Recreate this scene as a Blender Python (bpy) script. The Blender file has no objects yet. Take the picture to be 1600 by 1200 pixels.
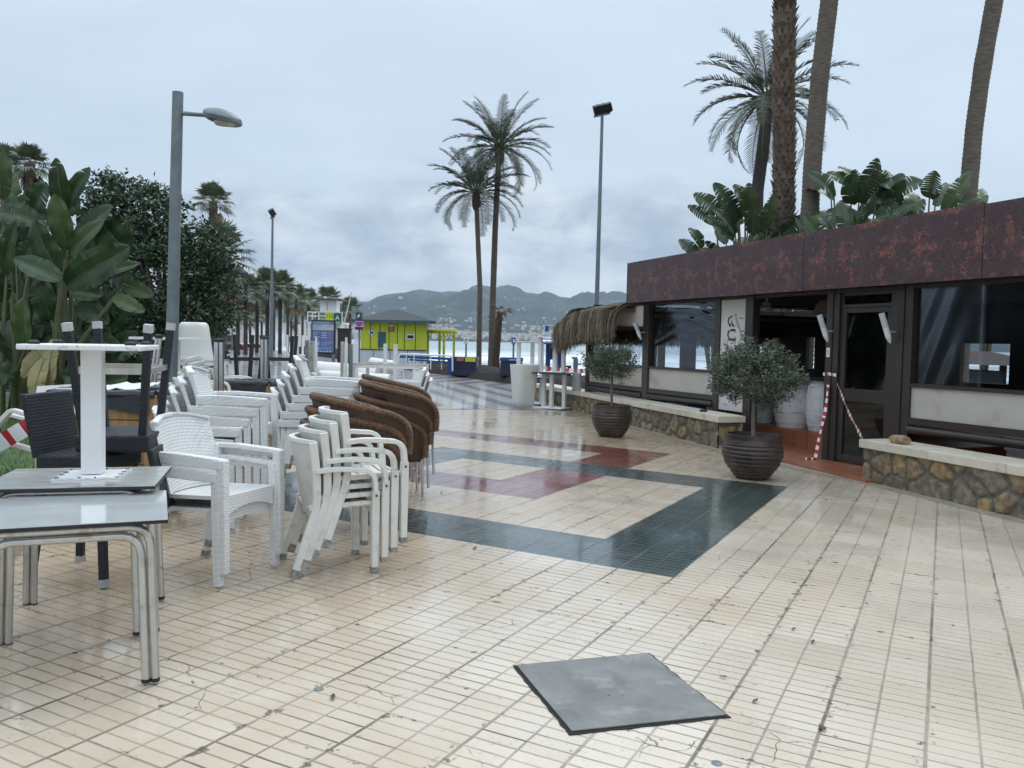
import bpy, bmesh, random
from math import *
from mathutils import Vector, Matrix, noise
sc = bpy.context.scene
C = sc.collection
R = radians
rnd = random.Random(7)

# ------------------------------------------------------------------ camera and measuring
F, PITCH, ROLL, HC = 1340.0, R(2.84), R(1.15), 1.5
cP, sP, cR, sR = cos(PITCH), sin(PITCH), cos(ROLL), sin(ROLL)
cam = bpy.data.cameras.new('camera')
camo = bpy.data.objects.new('camera', cam); C.objects.link(camo)
right = Vector((cR, sR*sP, sR*cP)); up = Vector((-sR, cR*sP, cR*cP)); fwd = Vector((0, cP, -sP))
m = Matrix.Identity(4)
for i in range(3):
    m[i][0] = right[i]; m[i][1] = up[i]; m[i][2] = -fwd[i]
m[2][3] = HC
camo.matrix_world = m
cam.sensor_width = 36; cam.lens = 36*F/1600; cam.clip_end = 20000; cam.clip_start = .05
sc.camera = camo

def gz(x): return -.3*tanh(x/10)          # the paving falls gently towards the bar
def ray(px, py):
    X = (px-800)/F; Y = -(py-600)/F
    x = cR*X-sR*Y; u = sR*X+cR*Y
    return (x, cP+u*sP, u*cP-sP)
def G(px, py, z0=0.):
    d = ray(px, py); t = 10
    for i in range(80): t = t*.5+.5*(gz(d[0]*t)+z0-HC)/d[2]
    return Vector((d[0]*t, d[1]*t, HC+d[2]*t))
def AT(px, py, Y):
    d = ray(px, py); t = Y/d[1]
    return Vector((d[0]*t, Y, HC+d[2]*t))

# ------------------------------------------------------------------ mesh collecting
class MB:
    def __init__(s): s.v = []; s.f = []; s.m = []; s.mi = 0
    def add(s, vs, fs, mi=None):
        b = len(s.v); s.v += [tuple(p) for p in vs]
        for f in fs: s.f.append(tuple(b+i for i in f)); s.m.append(s.mi if mi is None else mi)
        return s
    def box(s, x0, x1, y0, y1, z0, z1, M=None, mi=None):
        vs = [Vector((x, y, z)) for z in (z0, z1) for y in (y0, y1) for x in (x0, x1)]
        if M: vs = [M @ v for v in vs]
        return s.add(vs, [(0,2,3,1),(4,5,7,6),(0,1,5,4),(2,6,7,3),(0,4,6,2),(1,3,7,5)], mi)
    def cbox(s, c, size, rot=None, mi=None):
        M = Matrix.Translation(c)
        if rot is not None: M = M @ rot.to_4x4()
        a, b, d = size[0]/2, size[1]/2, size[2]/2
        return s.box(-a, a, -b, b, -d, d, M, mi)
    def bar(s, path, side, w, t, mi=None):
        """rectangular section swept along a path; side is the fixed width axis"""
        path = [Vector(p) for p in path]; side = Vector(side).normalized(); n = len(path); vs = []
        for i, p in enumerate(path):
            d = (path[min(i+1, n-1)]-path[max(i-1, 0)]).normalized()
            q = d.cross(side).normalized(); sd = q.cross(d).normalized()
            ww = (w[i] if isinstance(w, (list, tuple)) else w)/2; tt = (t[i] if isinstance(t, (list, tuple)) else t)/2
            vs += [p+sd*ww+q*tt, p-sd*ww+q*tt, p-sd*ww-q*tt, p+sd*ww-q*tt]
        fs = [(0,1,2,3), tuple(4*(n-1)+k for k in (3,2,1,0))]
        for i in range(n-1):
            for k in range(4):
                a = 4*i+k; b = 4*i+(k+1) % 4
                fs.append((a, a+4, b+4, b))
        return s.add(vs, fs, mi)
    def tube(s, path, r, n=8, mi=None, cap=True):
        path = [Vector(p) for p in path]; L = len(path); vs = []; ref = None
        for i, p in enumerate(path):
            d = (path[min(i+1, L-1)]-path[max(i-1, 0)]).normalized()
            if ref is None: ref = Vector((0,0,1)) if abs(d.z) < .9 else Vector((1,0,0))
            a = (ref-d*ref.dot(d)).normalized(); b = d.cross(a); ref = a
            rr = r[i] if isinstance(r, (list, tuple)) else r
            for k in range(n):
                an = 2*pi*k/n; vs.append(p+(a*cos(an)+b*sin(an))*rr)
        fs = []
        for i in range(L-1):
            for k in range(n):
                a = i*n+k; b = i*n+(k+1) % n
                fs.append((a, b, b+n, a+n))
        if cap: fs += [tuple(range(n-1, -1, -1)), tuple((L-1)*n+k for k in range(n))]
        return s.add(vs, fs, mi)
    def lathe(s, prof, n=24, c=(0,0,0), mi=None, wob=None):
        vs = []; L = len(prof)
        for j, (r, z) in enumerate(prof):
            for k in range(n):
                a = 2*pi*k/n; rr = r*(wob(a, z) if wob else 1)
                vs.append((c[0]+rr*cos(a), c[1]+rr*sin(a), c[2]+z))
        fs = []
        for i in range(L-1):
            for k in range(n):
                a = i*n+k; b = i*n+(k+1) % n
                fs.append((a, b, b+n, a+n))
        fs += [tuple(range(n-1, -1, -1)), tuple((L-1)*n+k for k in range(n))]
        return s.add(vs, fs, mi)
    def grid(s, fn, nu, nv, mi=None, flip=False):
        vs = [fn(i/nu, j/nv) for j in range(nv+1) for i in range(nu+1)]; fs = []
        for j in range(nv):
            for i in range(nu):
                a = j*(nu+1)+i; q = (a, a+1, a+nu+2, a+nu+1)
                fs.append(q[::-1] if flip else q)
        return s.add(vs, fs, mi)
    def slab(s, fn, nu, nv, th, mi=None):
        """closed sheet: fn(u,v) -> point, th(u,v,point) -> back point"""
        a = [Vector(fn(i/nu, j/nv)) for j in range(nv+1) for i in range(nu+1)]
        b = [Vector(th(i/nu, j/nv, a[j*(nu+1)+i])) for j in range(nv+1) for i in range(nu+1)]
        N = len(a); fs = []
        for j in range(nv):
            for i in range(nu):
                p = j*(nu+1)+i; q = (p, p+1, p+nu+2, p+nu+1)
                fs.append(q); fs.append(tuple(N+k for k in q[::-1]))
        W = nu+1
        ring = [i for i in range(W)]+[j*W+nu for j in range(1, nv+1)]+[nv*W+i for i in range(nu-1, -1, -1)]+[j*W for j in range(nv-1, 0, -1)]
        for k in range(len(ring)):
            p, q = ring[k], ring[(k+1) % len(ring)]
            fs.append((q, p, N+p, N+q))
        return s.add(a+b, fs, mi)
    def prism(s, pts, z0, z1, mi=None, M=None):
        n = len(pts); vs = [Vector((x, y, z0)) for x, y in pts]+[Vector((x, y, z1)) for x, y in pts]
        if M: vs = [M @ v for v in vs]
        fs = [tuple(range(n-1, -1, -1)), tuple(range(n, 2*n))]+[(k, (k+1) % n, n+(k+1) % n, n+k) for k in range(n)]
        return s.add(vs, fs, mi)
    def build(s, name, mat, parent=None, smooth=False, bevel=0, ang=38, loc=None, rz=None):
        me = bpy.data.meshes.new(name); me.from_pydata(s.v, [], s.f)
        for q in (mat if isinstance(mat, (list, tuple)) else [mat]): me.materials.append(q)
        if any(s.m): me.polygons.foreach_set('material_index', s.m)
        if smooth:
            me.polygons.foreach_set('use_smooth', [True]*len(me.polygons))
            if ang: me.set_sharp_from_angle(angle=R(ang))
        me.update()
        o = bpy.data.objects.new(name, me); C.objects.link(o)
        if parent: o.parent = parent
        if loc is not None: o.location = loc
        if rz is not None: o.rotation_euler.z = rz
        if bevel:
            b = o.modifiers.new('bevel', 'BEVEL'); b.width = bevel; b.segments = 2; b.limit_method = 'ANGLE'; b.angle_limit = R(40)
        return o

def thing(name, label, cat, loc=(0,0,0), rz=0, group=None):
    o = bpy.data.objects.new(name, None); C.objects.link(o); o.empty_display_size = .1
    o.location = loc; o.rotation_euler = (0, 0, rz); o['label'] = label; o['category'] = cat
    if group: o['group'] = group
    return o
def tag(o, label, cat, group=None):
    o['label'] = label; o['category'] = cat
    if group: o['group'] = group
    return o
def struct(o, kind='structure'):
    o['kind'] = kind; return o
def dup(root, loc, rz, label=None, group=None, rot=None):
    r = root.copy(); C.objects.link(r); r.location = loc; r.rotation_euler = rot if rot else (0, 0, rz)
    if label: r['label'] = label
    if group: r['group'] = group
    for ch in list(root.children):
        c = ch.copy(); C.objects.link(c); c.parent = r
        for g in list(ch.children):
            d = g.copy(); C.objects.link(d); d.parent = c
    return r

# ------------------------------------------------------------------ materials
def S(r, g, b):
    f = lambda c: (c/255/12.92 if c/255 <= .04045 else ((c/255+.055)/1.055)**2.4)
    return (f(r), f(g), f(b), 1)
class NT:
    def __init__(s, tree): s.t = tree
    def n(s, typ, **k):
        x = s.t.nodes.new(typ)
        for a, b in k.items(): setattr(x, a, b)
        return x
    def l(s, a, b): s.t.links.new(a, b)
    def val(s, sock, v):
        if hasattr(v, 'links') or isinstance(v, bpy.types.NodeSocket): s.l(v, sock)
        else: sock.default_value = v
    def math(s, op, a, b=0., c=0.):
        x = s.n('ShaderNodeMath', operation=op)
        for i, v in enumerate((a, b, c)): s.val(x.inputs[i], v)
        return x.outputs[0]
    def mix(s, fac, a, b, bt='MIX'):
        x = s.n('ShaderNodeMix', data_type='RGBA', blend_type=bt)
        s.val(x.inputs[0], fac); s.val(x.inputs[6], a); s.val(x.inputs[7], b)
        return x.outputs[2]
    def noise(s, vec, scale, detail=3., rough=.55, dist=0., out=0):
        x = s.n('ShaderNodeTexNoise'); s.l(vec, x.inputs['Vector'])
        x.inputs['Scale'].default_value = scale; x.inputs['Detail'].default_value = detail
        x.inputs['Roughness'].default_value = rough; x.inputs['Distortion'].default_value = dist
        return x.outputs[out]
    def ramp(s, fac, stops):
        x = s.n('ShaderNodeValToRGB'); s.l(fac, x.inputs[0]); e = x.color_ramp.elements
        while len(e) < len(stops): e.new(.5)
        for i, (p, c) in enumerate(stops):
            e[i].position = p; e[i].color = c if len(c) == 4 else (*c, 1)
        return x.outputs[0]
    def step(s, v, a, b):
        x = s.n('ShaderNodeMapRange'); x.interpolation_type = 'SMOOTHSTEP'
        s.val(x.inputs[0], v); x.inputs[1].default_value = a; x.inputs[2].default_value = b
        return x.outputs[0]
    def bump(s, h, strength, dist, normal=None):
        x = s.n('ShaderNodeBump'); s.l(h, x.inputs['Height']); x.inputs['Strength'].default_value = strength
        x.inputs['Distance'].default_value = dist
        if normal is not None: s.l(normal, x.inputs['Normal'])
        return x.outputs[0]
def newmat(name):
    m = bpy.data.materials.new(name); m.use_nodes = True; t = m.node_tree
    b = t.nodes['Principled BSDF']; return m, NT(t), b
def mat(name, col, rough=.5, metal=0, var=.25, vs=3., bump=0., bs=60., dirt=None, dscale=5., damt=.5, streak=False, coat=0, weave=None, spec=.5, alpha=1):
    """a surface with mottled colour, uneven gloss, optional dirt patches, weave or grain"""
    m, k, b = newmat(name)
    tc = k.n('ShaderNodeTexCoord'); oi = k.n('ShaderNodeObjectInfo')
    ofs = k.n('ShaderNodeVectorMath', operation='ADD'); k.l(tc.outputs['Object'], ofs.inputs[0])
    sc3 = k.n('ShaderNodeVectorMath', operation='SCALE'); sc3.inputs[0].default_value = (13.1, 7.7, 5.3); k.l(oi.outputs['Random'], sc3.inputs[3])
    k.l(sc3.outputs[0], ofs.inputs[1]); v = ofs.outputs[0]
    if streak:
        mp = k.n('ShaderNodeMapping'); mp.inputs['Scale'].default_value = streak; k.l(v, mp.inputs[0]); vv = mp.outputs[0]
    else: vv = v
    n1 = k.noise(vv, vs, 5, .6)
    lo = tuple(c*(1-var) for c in col[:3])+(1,); hi = tuple(min(1, c*(1+var)) for c in col[:3])+(1,)
    c = k.ramp(n1, [(.3, lo), (.7, hi)])
    if dirt:
        n2 = k.noise(v, dscale, 6, .65)
        c = k.mix(k.math('MULTIPLY', k.step(n2, .52, .7), damt), c, dirt)
    k.l(c, b.inputs['Base Color'])
    k.l(k.math('ADD', k.math('MULTIPLY', n1, .24), rough-.12), b.inputs['Roughness'])
    b.inputs['Metallic'].default_value = metal; b.inputs['Specular IOR Level'].default_value = spec
    if coat: b.inputs['Coat Weight'].default_value = coat; b.inputs['Coat Roughness'].default_value = .08
    nrm = None
    if weave:
        w = k.n('ShaderNodeTexBrick'); w.inputs['Scale'].default_value = 1; w.offset = .5
        w.inputs['Brick Width'].default_value = weave[0]; w.inputs['Row Height'].default_value = weave[1]
        w.inputs['Mortar Size'].default_value = weave[1]*.16; w.inputs['Mortar Smooth'].default_value = .6
        sp = k.n('ShaderNodeSeparateXYZ'); k.l(tc.outputs['Object'], sp.inputs[0]); cb = k.n('ShaderNodeCombineXYZ')
        k.l(k.math('ADD', sp.outputs[0], k.math('MULTIPLY', sp.outputs[1], .8)), cb.inputs[0])
        k.l(k.math('ADD', sp.outputs[2], k.math('MULTIPLY', sp.outputs[1], .45)), cb.inputs[1])
        k.l(cb.outputs[0], w.inputs[0])
        inv = k.math('SUBTRACT', 1., w.outputs['Fac'])
        nrm = k.bump(inv, weave[2], .004)
        if len(weave) > 3:
            k.l(k.mix(k.math('MULTIPLY', w.outputs['Fac'], weave[3]), c, (0, 0, 0, 1)), b.inputs['Base Color'])
    if bump: nrm = k.bump(k.noise(vv, bs, 4, .6), bump, .01, nrm)
    if nrm is not None: k.l(nrm, b.inputs['Normal'])
    return m

TILE_YAW = R(26.7); TU0, TW, TV = .087, .1925, .1915
def uvw(u, v):           # tile coordinates to world xy
    return (u*sin(TILE_YAW)+v*cos(TILE_YAW), u*cos(TILE_YAW)-v*sin(TILE_YAW))
def tile_mat(name, colA, colB, groove, spk=.35, wetlo=.10, wethi=.42, stain=.5, tint=None):
    m, k, b = newmat(name)
    uv = k.n('ShaderNodeUVMap'); uv.uv_map = 'tile'
    jit = k.n('ShaderNodeTexNoise'); k.l(uv.outputs[0], jit.inputs['Vector']); jit.inputs['Scale'].default_value = 9; jit.inputs['Detail'].default_value = 3
    sub = k.n('ShaderNodeVectorMath', operation='SUBTRACT'); k.l(jit.outputs['Color'], sub.inputs[0]); sub.inputs[1].default_value = (.5, .5, .5)
    scl = k.n('ShaderNodeVectorMath', operation='SCALE'); k.l(sub.outputs[0], scl.inputs[0]); scl.inputs[3].default_value = .007
    ad = k.n('ShaderNodeVectorMath', operation='ADD'); k.l(uv.outputs[0], ad.inputs[0]); k.l(scl.outputs[0], ad.inputs[1])
    sp = k.n('ShaderNodeSeparateXYZ'); k.l(ad.outputs[0], sp.inputs[0]); u, v = sp.outputs[0], sp.outputs[1]
    sv = k.math('DIVIDE', v, TV)
    rowid = k.math('FLOOR', k.math('MULTIPLY', sv, .5))
    wn = k.n('ShaderNodeTexWhiteNoise', noise_dimensions='1D'); k.l(rowid, wn.inputs['W'])
    uo = k.math('ADD', k.math('SUBTRACT', u, TU0), k.math('MULTIPLY', wn.outputs['Value'], .006))
    def line(x, period, half):          # distance (m) to the nearest line
        q = k.math('DIVIDE', x, period)
        f = k.math('ABSOLUTE', k.math('SUBTRACT', q, k.math('ROUND', q)))
        return k.math('MULTIPLY', f, period)
    def mask(d, w): return k.math('SUBTRACT', 1., k.step(d, w*.45, w))
    js = mask(line(v, TV*2, 0), .0100); gs = mask(line(v, TV, 0), .0070)
    ju = mask(line(uo, TW*2, 0), .0080); gu = mask(line(uo, TW*.4, 0), .0068)
    # each joint and groove has its own darkness: some packed with dirt, most nearly clean
    c3 = k.n('ShaderNodeCombineXYZ'); k.l(k.math('FLOOR', sv), c3.inputs[0]); k.l(k.math('ROUND', k.math('DIVIDE', uo, TW*.4)), c3.inputs[1]); c3.inputs[2].default_value = 5
    wgn = k.n('ShaderNodeTexWhiteNoise', noise_dimensions='3D'); k.l(c3.outputs[0], wgn.inputs['Vector'])
    wg = k.math('ADD', .56, k.math('MULTIPLY', k.math('POWER', wgn.outputs['Value'], 2.5), .44))
    c4 = k.n('ShaderNodeCombineXYZ'); k.l(k.math('ROUND', k.math('DIVIDE', v, TV)), c4.inputs[0]); k.l(k.math('FLOOR', k.math('DIVIDE', uo, TW*2)), c4.inputs[1]); c4.inputs[2].default_value = 9
    wsn = k.n('ShaderNodeTexWhiteNoise', noise_dimensions='3D'); k.l(c4.outputs[0], wsn.inputs['Vector'])
    ws = k.math('ADD', .58, k.math('MULTIPLY', wsn.outputs['Value'], .42))
    big = k.noise(uv.outputs[0], .55, 4, .6); mid = k.noise(uv.outputs[0], 3.1, 5, .65)
    fine = k.noise(uv.outputs[0], 150, 3, .7); fine2 = k.noise(uv.outputs[0], 46, 4, .7)
    # every tile its own shade
    cb = k.n('ShaderNodeCombineXYZ'); k.l(rowid, cb.inputs[0]); k.l(k.math('FLOOR', k.math('DIVIDE', uo, TW*2)), cb.inputs[1])
    wt = k.n('ShaderNodeTexWhiteNoise', noise_dimensions='3D'); k.l(cb.outputs[0], wt.inputs['Vector'])
    c = k.mix(wt.outputs['Value'], colA, colB)
    c = k.mix(k.math('MULTIPLY', k.step(mid, .45, .75), stain*.55), c, tuple(x*y for x, y in zip(colA[:3], (.72, .63, .52)))+(1,))
    c = k.mix(k.math('MULTIPLY', k.step(big, .48, .68), stain*.5), c, tuple(x*y for x, y in zip(colA[:3], (.8, .74, .64)))+(1,))
    c = k.mix(k.math('MULTIPLY', k.math('MULTIPLY', k.step(fine2, .55, .66), k.step(k.noise(uv.outputs[0], 1.3, 4, .6), .42, .62)), .5), c, tuple(x*y for x, y in zip(colA[:3], (.55, .47, .38)))+(1,))
    tan_side = k.step(k.math('ADD', k.math('MULTIPLY', v, -.16), k.math('MULTIPLY', k.math('SUBTRACT', big, .5), 1.6)), .12, .75)   # darker tan towards the furniture side, broken up by noise
    c = k.mix(k.math('MULTIPLY', tan_side, .75), c, tuple(x*y for x, y in zip(colA[:3], (.66, .56, .44)))+(1,))
    c = k.mix(k.math('MULTIPLY', k.step(fine, .56, .68), spk), c, tuple(x*.45 for x in colA[:3])+(1,))
    # cracks, only in some patches
    vo = k.n('ShaderNodeTexVoronoi', feature='DISTANCE_TO_EDGE'); vo.inputs['Scale'].default_value = 2.3
    dv = k.n('ShaderNodeVectorMath', operation='ADD'); dsc = k.n('ShaderNodeVectorMath', operation='SCALE'); dsc.inputs[3].default_value = .12
    nn = k.n('ShaderNodeTexNoise'); nn.inputs['Scale'].default_value = 6; nn.inputs['Detail'].default_value = 4; k.l(uv.outputs[0], nn.inputs['Vector'])
    k.l(nn.outputs['Color'], dsc.inputs[0]); k.l(uv.outputs[0], dv.inputs[0]); k.l(dsc.outputs[0], dv.inputs[1]); k.l(dv.outputs[0], vo.inputs['Vector'])
    crack = k.math('MULTIPLY', k.math('SUBTRACT', 1., k.step(vo.outputs['Distance'], .002, .011)), k.step(k.noise(uv.outputs[0], .9, 3, .5), .56, .62))
    crack = k.math('MULTIPLY', k.math('MULTIPLY', crack, k.step(mid, .46, .56)), .75)
    # chipped, dirt-filled edges along the joints
    near = k.math('MAXIMUM', mask(line(v, TV*2, 0), .040), mask(line(uo, TW*2, 0), .026))
    chip = k.math('MULTIPLY', near, k.step(k.math('ADD', k.math('MULTIPLY', k.noise(uv.outputs[0], 15, 4, .65), .75), k.math('MULTIPLY', big, .25)), .57, .61))
    crack = k.math('MAXIMUM', crack, k.math('MULTIPLY', chip, .8))
    gn = k.step(k.noise(uv.outputs[0], 1.7, 5, .7), .35, .65)
    gcol = k.mix(gn, groove, tuple(x*.35 for x in groove[:3])+(1,))
    lines = k.math('MAXIMUM', k.math('MULTIPLY', js, ws), k.math('MAXIMUM', k.math('MULTIPLY', gs, .62), k.math('MAXIMUM', k.math('MULTIPLY', ju, wg), k.math('MULTIPLY', gu, wg))))
    lines = k.math('MULTIPLY', lines, k.math('ADD', .68, k.math('MULTIPLY', gn, .32)))
    c = k.mix(lines, c, gcol)
    c = k.mix(crack, c, tuple(x*.3 for x in groove[:3])+(1,))
    k.l(c, b.inputs['Base Color'])
    wet = k.step(k.math('ADD', k.math('MULTIPLY', big, .6), k.math('MULTIPLY', mid, .4)), .38, .62)
    rg = k.math('ADD', wetlo, k.math('MULTIPLY', wet, wethi-wetlo))
    k.l(k.math('ADD', rg, k.math('MULTIPLY', lines, .3)), b.inputs['Roughness'])
    h = k.math('SUBTRACT', k.math('MULTIPLY', fine2, .10), k.math('MAXIMUM', lines, crack))
    nb = k.bump(h, .55, .004); k.l(nb, b.inputs['Normal'])
    b.inputs['Coat Weight'].default_value = .55
    k.l(k.math('ADD', .03, k.math('MULTIPLY', wet, .16)), b.inputs['Coat Roughness'])
    tilt = k.bump(k.math('ADD', k.math('MULTIPLY', wt.outputs['Value'], .6), k.math('ADD', k.noise(uv.outputs[0], 7, 3, .5), k.math('MULTIPLY', lines, -.5))), .16, .006); k.l(tilt, b.inputs['Coat Normal'])
    b.inputs['Coat IOR'].default_value = 1.33
    return m
USE_HAZE = True
# ------------------------------------------------------------------ materials of the place
M = {}
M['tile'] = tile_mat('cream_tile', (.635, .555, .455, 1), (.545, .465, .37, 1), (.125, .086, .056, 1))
M['green_tile'] = tile_mat('green_tile', (.036, .058, .056, 1), (.050, .075, .071, 1), (.10, .12, .11, 1), spk=.15, wetlo=.08, wethi=.3, stain=.2)
M['red_tile'] = tile_mat('red_tile', (.235, .07, .062, 1), (.20, .056, .05, 1), (.07, .03, .025, 1), spk=.15, wetlo=.08, wethi=.3, stain=.3)
M['white'] = mat('white_resin', (.79, .79, .78, 1), .32, var=.05, vs=4, dirt=(.42, .40, .34, 1), dscale=6, damt=.35)
M['weave_white'] = mat('white_woven_resin', (.79, .79, .78, 1), .36, var=.05, vs=4, weave=(.034, .017, .9, .13), dirt=(.42, .40, .34, 1), dscale=6, damt=.3)
M['old_white'] = mat('aged_white_resin', (.68, .67, .625, 1), .36, var=.07, vs=4, dirt=(.36, .34, .26, 1), dscale=7, damt=.45)
M['weave_old'] = mat('aged_woven_resin', (.66, .65, .60, 1), .4, var=.07, vs=4, weave=(.030, .015, .9, .18), dirt=(.36, .34, .26, 1), dscale=7, damt=.45)
M['scuff'] = mat('scuffed_foot', (.26, .25, .22, 1), .6, var=.6, vs=40)
M['dark_hole'] = mat('screw_hole', (.02, .02, .02, 1), .7)
M['paint_white'] = mat('white_paint', (.74, .74, .74, 1), .38, var=.04, vs=3, dirt=(.4, .38, .33, 1), dscale=4, damt=.3)
M['black_weave'] = mat('black_woven_rattan', (.014, .016, .023, 1), .5, var=.2, vs=8, weave=(.034, .017, 1., .7))
M['black_metal'] = mat('black_metal', (.018, .019, .023, 1), .45, var=.2, vs=8)
M['cap'] = mat('grey_foot_cap', (.42, .43, .43, 1), .45, var=.2, vs=20)
M['alu'] = mat('worn_aluminium', (.56, .55, .52, 1), .33, metal=.85, var=.12, vs=5, streak=(6, 6, .7), dirt=(.20, .16, .12, 1), dscale=9, damt=.55)
M['chrome'] = mat('polished_tube', (.62, .63, .65, 1), .18, metal=1, var=.1, vs=4)
M['rubber'] = mat('black_rubber', (.015, .015, .015, 1), .6)
M['top_edge'] = mat('black_laminate_edge', (.012, .012, .016, 1), .4)
M['glass_top'] = mat('pale_glossy_laminate', (.60, .63, .62, 1), .14, var=.10, vs=2.2, dirt=(.36, .36, .35, 1), dscale=3, damt=.4, coat=.8)
M['wood_top'] = mat('grey_wood_laminate', (.42, .42, .40, 1), .3, var=.4, vs=3.2, streak=(1.2, 26, 1), dirt=(.06, .06, .06, 1), dscale=2.6, damt=.55, coat=.4)
M['scratched'] = mat('scratched_white', (.72, .72, .72, 1), .45, var=.05, dirt=(.05, .05, .05, 1), dscale=26, damt=.85)
M['wicker'] = mat('shaded_brown_wicker', (.078, .040, .022, 1), .55, var=.35, vs=9, weave=(.022, .011, 1., .55))  # shade inside the tub is put into this colour, darker than the rim
M['wicker_roll'] = mat('brown_wicker_roll', (.165, .085, .043, 1), .55, var=.4, vs=14, weave=(.03, .02, 1., .5))
M['pine'] = mat('pine_board', (.36, .205, .085, 1), .6, var=.3, vs=3, streak=(14, 14, 1.2), dirt=(.10, .05, .02, 1), dscale=5, damt=.5)
M['liner'] = mat('dark_liner', (.022, .026, .033, 1), .4, var=.3, vs=6, bump=.6, bs=9)
M['dark_pallet'] = mat('dark_wood', (.05, .042, .035, 1), .7, var=.4, vs=5, streak=(2, 20, 20))
M['galv'] = mat('galvanised_steel', (.17, .20, .21, 1), .5, metal=.3, var=.2, vs=6)
M['lamp_glass'] = mat('frosted_glass', (.55, .56, .55, 1), .25, var=.05)
M['brown'] = mat('brown_aluminium', (.036, .027, .021, 1), .42, var=.14, vs=3, bump=.05, bs=30)
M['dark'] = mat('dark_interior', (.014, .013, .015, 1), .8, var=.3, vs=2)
M['canvas'] = mat('cream_canvas', (.47, .435, .39, 1), .75, var=.07, vs=3, dirt=(.30, .22, .14, 1), dscale=1.7, damt=.5, bump=.25, bs=5)
M['canvas_pale'] = mat('pale_canvas', (.60, .575, .54, 1), .7, var=.05, vs=2, bump=.1, bs=5)
M['ink'] = mat('dark_lettering', (.03, .03, .032, 1), .6)
M['paper'] = mat('paper_white', (.75, .76, .76, 1), .6, var=.03)
M['coping'] = mat('cream_coping', (.60, .55, .44, 1), .45, var=.12, vs=3, dirt=(.30, .24, .16, 1), dscale=4, damt=.5, bump=.08, bs=70)
M['pot'] = mat('brown_glazed_clay', (.050, .034, .027, 1), .5, var=.45, vs=5, dirt=(.12, .10, .075, 1), dscale=5, damt=.55, bump=.25, bs=30)
M['soil'] = mat('soil', (.03, .022, .016, 1), .95, bump=1, bs=30)
M['bark'] = mat('grey_bark', (.17, .145, .115, 1), .85, var=.3, vs=14, bump=.5, bs=40)
M['olive1'] = mat('olive_leaf', (.085, .108, .062, 1), .5, var=.35, vs=9)
M['olive2'] = mat('olive_leaf_pale', (.14, .16, .11, 1), .5, var=.3, vs=9)
M['olive3'] = mat('olive_leaf_dark', (.045, .062, .036, 1), .5, var=.3, vs=9)
M['terra'] = None
M['steel_cover'] = mat('grey_cover', (.155, .158, .15, 1), .55, var=.30, vs=5, dirt=(.27, .275, .265, 1), dscale=6, damt=.7, bump=.08, bs=120)
M['gap'] = mat('dark_gap', (.015, .013, .011, 1), .9)
M['moss'] = mat('moss', (.06, .07, .03, 1), .95)
M['leaf_litter'] = mat('dead_leaf', (.09, .055, .03, 1), .6, var=.4, vs=30)
M['sand'] = mat('dark_sand', (.030, .027, .025, 1), .85, var=.35, vs=.9, bump=.6, bs=3, dirt=(.055, .05, .045, 1), dscale=.5, damt=.5, spec=.15)
M['grass_soil'] = mat('lawn_ground', (.045, .085, .022, 1), .9, var=.4, vs=2)
M['blade'] = mat('grass_blade', (.075, .14, .028, 1), .6, var=.4, vs=1.2)
M['kerb'] = mat('beige_kerb', (.42, .39, .33, 1), .7, var=.2, vs=6, bump=.2, bs=50)
M['strel'] = mat('paddle_leaf', (.030, .060, .020, 1), .42, var=.4, vs=2.5, spec=.5)
M['strel2'] = mat('paddle_leaf_light', (.062, .098, .034, 1), .42, var=.3, vs=2.5)
M['strel_old'] = mat('paddle_leaf_yellow', (.22, .19, .075, 1), .6, var=.35, vs=3, dirt=(.10, .06, .03, 1), dscale=5, damt=.6)
M['stem'] = mat('leaf_stalk', (.105, .115, .055, 1), .55, var=.35, vs=4)
M['shrub1'] = mat('dark_leaf', (.027, .053, .024, 1), .45, var=.4, vs=3)
M['shrub2'] = mat('mid_leaf', (.055, .095, .040, 1), .45, var=.4, vs=3)
M['red_flower'] = mat('red_flower', (.16, .03, .02, 1), .6)
M['palm1'] = mat('palm_leaflet', (.036, .047, .027, 1), .5, var=.35, vs=1.5)
M['palm2'] = mat('palm_leaflet_light', (.075, .088, .052, 1), .5, var=.3, vs=1.5)
M['palm_dead'] = mat('dead_frond', (.20, .145, .085, 1), .75, var=.35, vs=2)
M['trunk'] = mat('palm_bark', (.120, .098, .078, 1), .9, var=.4, vs=3, streak=(2, 2, 9), bump=.7, bs=7)
M['trunk_dark'] = mat('dark_palm_bark', (.050, .042, .040, 1), .9, var=.35, vs=3, streak=(2, 2, 9), bump=.7, bs=7)
M['boot'] = mat('leaf_base', (.17, .125, .09, 1), .85, var=.45, vs=5, bump=.4, bs=20)
M['boot_dark'] = mat('dark_leaf_base', (.075, .05, .04, 1), .9, var=.45, vs=5, bump=.4, bs=20)
M['thatch'] = mat('thatch', (.165, .135, .096, 1), .95, var=.5, vs=3, streak=(18, 18, 1.5))
M['thatch2'] = mat('thatch_pale', (.27, .225, .165, 1), .95, var=.4, vs=3, streak=(18, 18, 1.5))
M['barrel'] = mat('whitewashed_barrel', (.72, .72, .72, 1), .6, var=.1, vs=4, streak=(9, 9, 1), dirt=(.07, .06, .055, 1), dscale=2.2, damt=.5)
M['lime'] = mat('lime_paint', (.50, .56, .030, 1), .55, var=.1, vs=1.5)
M['palegrey'] = mat('pale_grey_panel', (.52, .56, .60, 1), .55, var=.06, vs=1.5)
M['teal'] = mat('teal_paint', (.035, .10, .115, 1), .5, var=.15)
M['slate'] = mat('dark_roof', (.045, .055, .06, 1), .7, var=.3, vs=4, bump=.4, bs=9)
M['blue'] = mat('blue_paint', (.014, .065, .22, 1), .45, var=.2, vs=2)
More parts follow.
